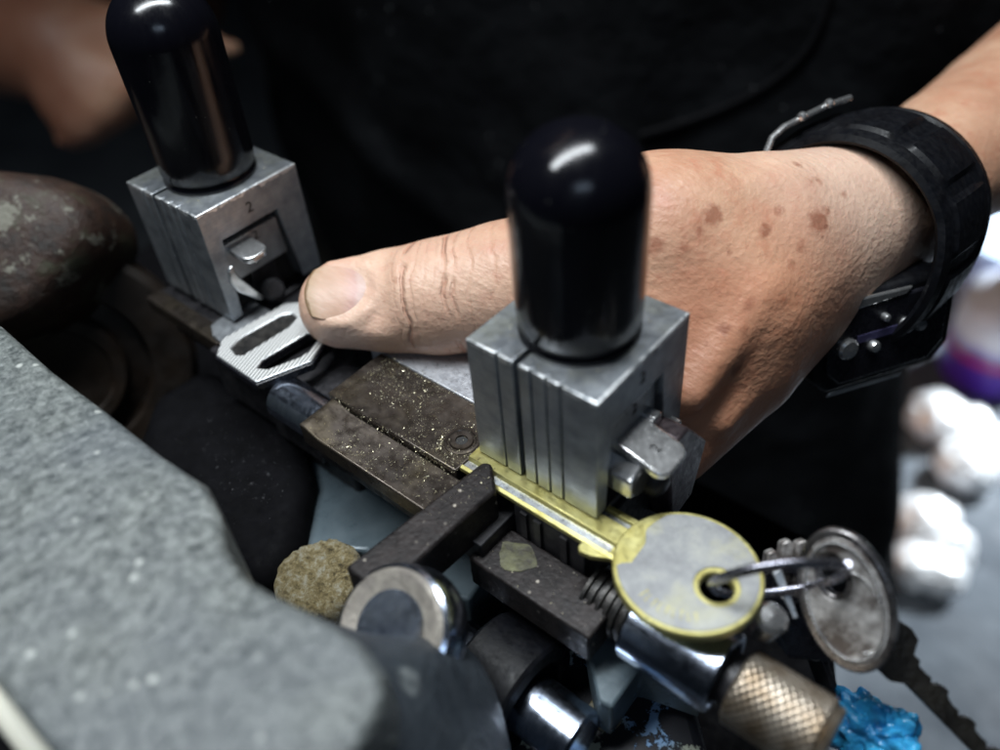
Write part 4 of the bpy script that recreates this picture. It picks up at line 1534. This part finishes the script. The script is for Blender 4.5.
# thumbnail
nu_, nv_ = 40, 32
vs, nuv = [], []
for i in range(nu_ + 1):
    u = i / nu_                         # 0 = free edge, 1 = cuticle
    for j in range(nv_ + 1):
        v = j / nv_ * 2 - 1
        # nail outline: rounded free edge, rounded cuticle
        hw = (0.76 - 0.09 * u ** 2) * (1 - 0.22 * (1 - u) ** 5)
        su = 0.66 * (1 - u) - 1.02 * u           # along-tip coordinate of this row
        su += -(0.16 * (1 - u) ** 2) * v * v * 1.0 + (0.30 * u ** 2) * v * v
        vv = v * hw
        hh = 0.915 - 0.27 * vv * vv - 0.08 * max(0, su) ** 2 - 0.07 * u ** 4
        vs.append(tip + ta * su + tb * vv + tn * hh)
        nuv.append(u)
fs = [(i * (nv_ + 1) + j, i * (nv_ + 1) + j + 1, (i + 1) * (nv_ + 1) + j + 1, (i + 1) * (nv_ + 1) + j) for i in range(nu_) for j in range(nv_)]
me2 = bpy.data.meshes.new('thumbnail')
me2.from_pydata([(v - Vector((-12, 24, -45))) * U for v in vs], [], fs)
at_ = me2.attributes.new('nu', 'FLOAT', 'POINT')
at_.data.foreach_set('value', np.array(nuv, np.float32))
no = link('thumbnail', me2, 'nail', per, smooth=True)
so = no.modifiers.new('solid', 'SOLIDIFY')
so.thickness = 0.10 * U
so.offset = -1 if (vs[1] - vs[0]).cross(vs[nv_ + 1] - vs[0]).dot(tn) > 0 else 1

# apron: a thick cloth shell round the trunk, with folds and a piped seam
APO = Vector((-12, 24, -45))


def apron_pt(u, z):
    """u 0..1 round the front of the body, z height"""
    a = math.radians(-100 + 200 * u)
    belly = 1.0 + 0.06 * math.exp(-((z + 8) / 14) ** 2)
    rx, ry = 23.0 * belly, 14.5 * belly
    fold = 0.55 * math.sin(a * 7 + z * 0.09) + 0.35 * math.sin(a * 13 - z * 0.17 + 1) + 0.5 * mnoise.noise(Vector((a * 3, z * 0.12, 2)))
    cr = 0.9 * math.exp(-((z + 6 + 9 * math.sin(a * 1.3 + 0.4)) / 1.6) ** 2)
    return Vector((-22.5 + 4.5 * min(1, max(0, (-z - 22) / 20)) + (rx + fold) * math.sin(a), 34 - (ry + fold + cr) * math.cos(a), z))


nu_, nz_ = 150, 120
vs = [apron_pt(i / nu_, -45 + 82 * j / nz_) for j in range(nz_ + 1) for i in range(nu_ + 1)]
fs = [(j * (nu_ + 1) + i, j * (nu_ + 1) + i + 1, (j + 1) * (nu_ + 1) + i + 1, (j + 1) * (nu_ + 1) + i) for j in range(nz_) for i in range(nu_)]
mb = MB().add([v - APO for v in vs], fs)
apr = mb.build('apron', 'cloth', per, smooth=True)
so = apr.modifiers.new('solid', 'SOLIDIFY')
so.thickness = 0.35 * U
from mathutils.bvhtree import BVHTree
bvh = BVHTree.FromPolygons([v for v in vs], fs)
seam = []
for k_ in range(41):
    q_ = k_ / 40
    sx_ = 835 - 45 * q_ - 150 * q_ ** 3.2
    sy_ = -30 + 165 * q_ ** 0.85
    hit = bvh.ray_cast(CAM_LOC, ray(sx_, sy_).normalized())
    if hit[0] is not None:
        seam.append(hit[0] - APO - ray(sx_, sy_).normalized() * 0.2)
MB().tube(seam, 0.13, 8).build('apron_piping', basic('dark_grey_piping', (0.005, 0.005, 0.006), None, 3, 0.8, spec=0.1), apr, smooth='auto')
# sleeves on both upper arms
for pts_, rr in (([Vector((-34, 33, 27)), Vector(sh_r), Vector((-44, 28, 12)), Vector((-50.5, 24.5, -3))], (8.2, 7.2, 6.2, 5.6)),
                 ([Vector((0, 34, 27)), Vector((4.5, 33, 25)), T(1290, -110, 40), T(1250, -78, 37.5)], (8.0, 7.0, 5.9, 5.4))):
    pp_ = [p - APO for p in pts_]
    fine, fr = [], []
    for i in range(len(pp_) - 1):
        for q in range(8):
            fine.append(pp_[i].lerp(pp_[i + 1], q / 8))
            fr.append(rr[i] + (rr[i + 1] - rr[i]) * q / 8 + 0.25 * math.sin(q * 2.1 + i))
    fine.append(pp_[-1]); fr.append(rr[-1])
    MB().tube(fine, fr, 32).build('sleeve', 'cloth', per, smooth='auto')

# short dark hair and closed-down eyes of the unseen shading head
def shell(name, c, r, a, b, cut, mat):
    bm = bmesh.new()
    bmesh.ops.create_uvsphere(bm, u_segments=48, v_segments=32, radius=1)
    bmesh.ops.delete(bm, geom=[v for v in bm.verts if cut(v.co)], context='VERTS')
    for v in bm.verts:
        k = 1 + 0.02 * mnoise.noise(v.co * 9)
        v.co = (Vector((v.co.x * a, v.co.y * b, v.co.z)) * r * k + Vector(c) - APO) * U
    me = bpy.data.meshes.new(name)
    bm.to_mesh(me)
    bm.free()
    o = link(name, me, mat, per, smooth=True)
    so = o.modifiers.new('solid', 'SOLIDIFY')
    so.thickness = 0.4 * U
    return o


shell('hair', shade_head + Vector((0, 2.6, 3.2)), 8.6, 1.0, 1.05, lambda p: p.z < 0.05 - 0.6 * p.y and p.y < 0.35 or p.z < -0.55, basic('dark_grey_hair', (0.03, 0.028, 0.027), (0.01, 0.01, 0.01), 4, 0.6, 0, 0.05, 12))
for sx_ in (-1, 1):
    MB().lathe([(0, -0.4), (1.0, 0.0), (0.9, 0.35), (0.55, 0.62), (0, 0.72)], shade_head + Vector((3.0 * sx_, -8.6, -0.4)) - APO, (0, -1, -0.25), 24).build('eye', 'nail', per, smooth=True)

# ================================================================ WRIST WATCH
wt = thing('wristwatch', 'black digital wristwatch with thick resin strap worn on the wrist', 'watch', T(905, 215, 21.8))
WO = T(905, 215, 21.8)
wa = (T(960, 160, 24.0) - T(868, 222, 20.9)).normalized()     # wrist axis
wu = (UP - wa * UP.dot(wa)).normalized()
ww = wa.cross(wu)                                             # across, roughly in depth
RC = T(872, 216, 21.6)


def wring(a, along, r_off):
    ca, sa = math.cos(a), math.sin(a)
    ru, rw = 2.30 + r_off, 2.28 + r_off
    drop = -0.30 * max(0, -ca) ** 1.5
    return RC + wu * (ru * ca + drop) + ww * (rw * sa) + wa * (along - 0.55 * max(0, -ca))


n = 120
vs = []
sec = [(-1.0, 0.0), (-1.08, 0.10), (-1.02, 0.24), (-0.80, 0.30), (-0.72, 0.24), (-0.62, 0.34), (-0.2, 0.37), (0.2, 0.37), (0.62, 0.34), (0.72, 0.24), (0.80, 0.30), (1.02, 0.24), (1.08, 0.10), (1.0, 0.0)]
for i in range(n):
    a = 2 * math.pi * i / n
    seg = abs(((i + 4) % 12) - 6) < 1.1
    for k_, (al_, ro) in enumerate(sec):
        r2 = ro - (0.10 if seg and 4 < k_ < 9 else 0)
        vs.append(wring(a, al_ * 1.28 - 0.42, r2))
k_ = len(sec)
fs = [(i * k_ + j, i * k_ + (j + 1) % k_, ((i + 1) % n) * k_ + (j + 1) % k_, ((i + 1) % n) * k_ + j) for i in range(n) for j in range(k_)]


def wp(mb, name, mat, parent=wt, **kw):
    mb.v = [tuple(Vector(v) - WO) for v in mb.v]
    return mb.build(name, mat, parent, **kw)


wp(MB().add(vs, fs), 'strap', 'rubber', smooth='auto', angle=30)
# steel buckle on the near-top edge
mb = MB()
bp = [T(766, 153, 20.3), T(772, 138, 20.3), T(784, 127, 20.35), T(800, 119, 20.5), T(824, 107, 20.8), T(850, 98, 21.2)]
mb.tube(bp, 0.085, 10)
buck = wp(mb, 'buckle', 'polish', smooth='auto')
mb = MB()
for p in (T(802, 117, 20.4), T(829, 104, 20.75)):
    mb.lathe([(0.12, -0.1), (0.12, 0.06), (0.07, 0.12), (0, 0.13)], p, BACK, 14)
wp(mb, 'buckle_rivet', 'polish', parent=wt, smooth='auto')
tl = [T(770, 150, 20.5), T(800, 128, 20.7), T(840, 112, 21.2), T(880, 118, 21.6), T(905, 135, 21.8)]
vs = []
for i, p in enumerate(tl):
    for s in (-1, 1):
        for h in (0, -0.22):
            vs.append(p + BACK * (0.0 + h) - UP * (0.0) + wa.cross(BACK).normalized() * 0 + UP * (-0.45 * (s + 1) / 2 * (0.8 + i * 0.3)) + RIGHT * (0.15 * (s + 1)))
fs = []
for i in range(len(tl) - 1):
    b_ = i * 4
    fs += [(b_, b_ + 2, b_ + 6, b_ + 4), (b_ + 1, b_ + 5, b_ + 7, b_ + 3), (b_, b_ + 4, b_ + 5, b_ + 1), (b_ + 2, b_ + 3, b_ + 7, b_ + 6)]
fs += [(0, 1, 3, 2), (len(tl) * 4 - 4, len(tl) * 4 - 2, len(tl) * 4 - 1, len(tl) * 4 - 3)]
wp(MB().add(vs, fs), 'strap_end', 'rubber', bevel=0.05)
# case below the wrist
cc = T(886, 334, 20.2)
cx_ = (RIGHT * 0.93 + UP * 0.26 + BACK * -0.20).normalized()
cz_ = (BACK * 0.72 + UP * -0.45 - RIGHT * 0.1)
cz_ = (cz_ - cx_ * cz_.dot(cx_)).normalized()
cy_ = cz_.cross(cx_)
oct_ = [(-2.0, -0.75), (-1.55, -1.25), (1.5, -1.25), (1.95, -0.75), (1.95, 0.8), (1.5, 1.3), (-1.5, 1.3), (-2.0, 0.8)]
wp(MB().frame_prism(oct_, cc, cx_, cy_, cz_, -1.0, 0.0), 'watch_case', 'rubber', bevel=0.16, segs=4)
wp(MB().frame_prism([(x * .84, y * .80) for x, y in oct_], cc, cx_, cy_, cz_, -0.02, 0.10), 'bezel', 'gloss_black', bevel=0.06, segs=3)
wp(MB().frame_prism([(-0.9, 0.05), (0.2, 0.05), (0.2, 0.25), (-0.9, 0.25)], cc, cx_, cy_, cz_, 0.10, 0.12), 'display', 'lcd')
mb = MB()
mb.frame_prism([(-1.75, 0.95), (0.35, 1.0), (0.55, 1.18), (-1.5, 1.28)], cc, cx_, cy_, cz_, 0.0, 0.12)
wp(mb, 'steel_bar', 'polish', bevel=0.05)
wp(MB().frame_prism([(-1.6, -1.30), (0.5, -1.32), (0.6, -1.2), (-1.5, -1.18)], cc, cx_, cy_, cz_, 0.0, 0.06), 'steel_bar', 'zinc', bevel=0.03)
for px_, py_, r_ in ((846, 348, 0.27), (872, 345, 0.15), (905, 324, 0.20), (918, 323, 0.16), (884, 316, 0.10)):
    d = ray(px_, py_)
    t_ = ((cc + cz_ * 0.1) - CAM_LOC).dot(cz_) / d.dot(cz_)
    p = CAM_LOC + d * t_
    wp(MB().lathe([(r_, -0.05), (r_, 0.10), (r_ * 0.8, 0.16), (0, 0.18)], p, cz_, 24), 'button', 'polish', smooth='auto')

# ================================================================ SMALL THINGS BY THE MACHINE AND ON THE GROUND
# crumpled blue film
bm = bmesh.new()
bo = T(874, 736, 16.4)
bmesh.ops.create_icosphere(bm, subdivisions=5, radius=1)
for v in bm.verts:
    p = v.co.copy()
    r = 1 + 0.35 * mnoise.fractal(p * 1.3 + Vector((9, 1, 4)), 0.9, 2, 3) + 0.45 * abs(mnoise.noise(p * 2.2)) - 0.1
    v.co = Vector((p.x * 0.80, p.y * 0.55, p.z * 0.9)) * r * U
me3 = bpy.data.meshes.new('blue_film')
bm.to_mesh(me3)
bm.free()
bf = link('blue_film', me3, 'bluefilm')
for p in me3.polygons: p.use_smooth = False
bf.location = bo * U
tag(bf, 'crumpled bright blue plastic film behind the knurled knob', 'plastic film')


def ground_at(px_, py_, h=0.0):
    return onz(px_, py_, -45 + h)


def crumple(name, px_, py_, r, seed, label, mat='glint', sq=(1, 1, 0.8)):
    c = ground_at(px_, py_, r * 0.6)
    bm = bmesh.new()
    bmesh.ops.create_icosphere(bm, subdivisions=4, radius=1)
    for v in bm.verts:
        p = v.co.copy()
        k = 1 + 0.16 * mnoise.fractal(p * 2.5 + Vector((seed * 3.1, 0, 0)), 0.9, 2, 3)
        v.co = Vector((p.x * sq[0], p.y * sq[1], p.z * sq[2])) * r * k * U
    me = bpy.data.meshes.new(name)
    bm.to_mesh(me)
    bm.free()
    o = link(name, me, mat, smooth=True)
    o.location = c * U
    tag(o, label, 'foil ball', 'white foil balls on the ground')
    return o


for i, (a, b, r, lab) in enumerate((
        (938, 418, 2.6, 'white foil ball on the ground, highest and leftmost of the upper cluster'),
        (966, 466, 2.5, 'white foil ball on the ground at the lower end of the upper cluster'),
        (982, 448, 2.3, 'white foil ball on the ground nearest the right edge of the photo'),
        (972, 425, 1.8, 'dimmer foil ball on the ground between the upper cluster and the bottle'),
        (925, 525, 2.6, 'white foil ball on the ground, highest of the lower cluster'),
        (944, 545, 2.2, 'white foil ball on the ground, right side of the lower cluster'),
        (915, 567, 2.0, 'white foil ball on the ground, leftmost of the lower cluster'),
        (938, 572, 2.0, 'white foil ball on the ground, lowest of the lower cluster'))):
    crumple('glint_ball', a, b, r, i, lab)  # solid balls added in place of blurred background highlights

# bottle with violet and white print
bc = ground_at(985, 372, 0)
bot = thing('bottle', 'out-of-focus white and violet bottle standing on the ground by the right edge', 'bottle', bc)
MB().lathe([(0, 0.0), (3.9, 0.0), (4.3, 0.5), (4.3, 7.5), (3.9, 9.2), (2.2, 10.8), (1.6, 11.2), (0, 11.2)], (0, 0, 0), (0, 0, 1), 48).build('bottle_body', 'bottle', bot, smooth='auto')
MB().lathe([(4.35, 3.6), (4.38, 3.7), (4.38, 4.1), (4.35, 4.2)], (0, 0, 0), (0, 0, 1), 48).build('red_band', 'redplastic', bot, smooth='auto')
MB().lathe([(0, 11.0), (1.7, 11.0), (1.7, 12.2), (1.5, 12.5), (0, 12.5)], (0, 0, 0), (0, 0, 1), 32).build('bottle_cap', 'bottle', bot, smooth='auto')
# pale plastic tub behind it
tc = ground_at(1000, 290, 0)
tb_ = thing('plastic_tub', 'pale blue translucent plastic tub behind the bottle', 'tub', tc)
MB().lathe([(0, 0), (5.0, 0), (5.8, 6.5), (6.2, 6.6), (6.2, 7.0), (5.5, 7.0), (4.8, 0.6), (0, 0.6)], (0, 0, 0), (0, 0, 1), 48).build('tub_wall', 'paleplastic', tb_, smooth='auto')
MB().lathe([(0, 7.0), (6.3, 7.0), (6.3, 7.6), (3.0, 7.9), (0, 7.9)], (0, 0, 0), (0, 0, 1), 48).build('tub_lid', 'paleplastic', tb_, smooth='auto')


# ================================================================ FILINGS
def flakes(name, spots_, mat, label, cat, smin_, smax_):
    vs, fs = [], []
    for (x, y, z) in spots_:
        s = smin_ + (smax_ - smin_) * random.random() ** 2.5
        R = Euler((random.random() * 6, random.random() * 6, random.random() * 6)).to_matrix()
        b_ = len(vs)
        el = 1.0 + 1.6 * random.random() ** 3
        for q in ((el, 0, 0), (-0.5 * el, 0.45, 0), (-0.5 * el, -0.4, 0.15), (0, 0.1, 0.35)):
            vs.append(R @ (Vector(q) * s) + Vector((x, y, z + s * 0.4)))
        fs += [(b_, b_ + 1, b_ + 2), (b_, b_ + 3, b_ + 1), (b_ + 1, b_ + 3, b_ + 2), (b_, b_ + 2, b_ + 3)]
    o = MB().add(vs, fs).build(name, mat)
    return tag(o, label, cat, kind='stuff')


S = []
for _ in range(1900):
    x = -3.9 + 3.8 * random.random()
    y = -0.62 + 1.68 * random.random() ** 0.9
    if mnoise.noise(Vector((x * 0.9, y * 0.9, 1))) + 0.35 * random.random() > 0.12:
        S.append((x, y, 0))
for _ in range(1100):
    x = -3.2 + 4.0 * random.random()
    y = -1.68 + 1.0 * random.random()
    if mnoise.noise(Vector((x * 0.9, y * 0.9, 1))) + 0.35 * random.random() > 0.10:
        S.append((x, y, -0.16))
for _ in range(70):
    S.append((0.15 + 0.7 * random.random(), -1.9 + 1.6 * random.random(), 0.22))
for _ in range(60):
    S.append((1.0 + 2.9 * random.random(), -1.6 + 1.0 * random.random(), -1.02))
for _ in range(260):
    S.append((-3.9 + 3.8 * random.random(), -0.66 + 0.05 * random.gauss(0, 1), 0.0 if random.random() < .6 else -0.16))
for _ in range(160):
    S.append((-3.9 + 3.8 * random.random(), 1.06 + 0.06 * random.gauss(0, 1), 0.0))
for _ in range(220):
    a_ = random.random() * 6.28
    r_ = 0.42 + 0.12 * abs(random.gauss(0, 1))
    S.append((-0.58 + r_ * math.cos(a_), 0.06 + r_ * math.sin(a_), 0.0))
for _ in range(26):
    S.append((6.6 + 0.8 * random.random(), -0.5 + 0.25 * random.random(), -0.87))
for _ in range(45):
    S.append((-8.5 + 0.4 * random.random(), -0.9 + 0.3 * random.random(), -0.15))
for _ in range(90):
    a = random.random() * 6.28
    S.append((1.52 + 1.35 * math.cos(a) * (0.9 + .12 * random.random()), 1.5 + 1.35 * math.sin(a) * (0.9 + .12 * random.random()), 3.22))
for _ in range(70):
    a = random.random() * 6.28
    S.append((-9.55 + 1.35 * math.cos(a), 1.14 + 1.35 * math.sin(a), 3.22))
S = [s for s in S if not (s[2] == 3.22 and not ((0.05 < s[0] < 2.93 and 0.05 < s[1] < 2.95) or (-11 < s[0] < -8.15 and -0.3 < s[1] < 2.6)))]
flakes('brass_filings', S, 'brasschip', 'tiny shiny brass filings scattered over the oily rail', 'filings', 0.008, 0.032)
S = []
for _ in range(1500):
    p = onz(170 + 150 * random.random(), 385 + 190 * random.random(), -2.2)
    if (p - onz(238, 460, -2.2)).length < 1.9 * random.random() ** 0.5 + 0.4:
        S.append((p.x, p.y, -2.2))
flakes('pale_dust', S, 'whitechip', 'pale metal dust on the black casting left of the rail', 'dust', 0.004, 0.016)
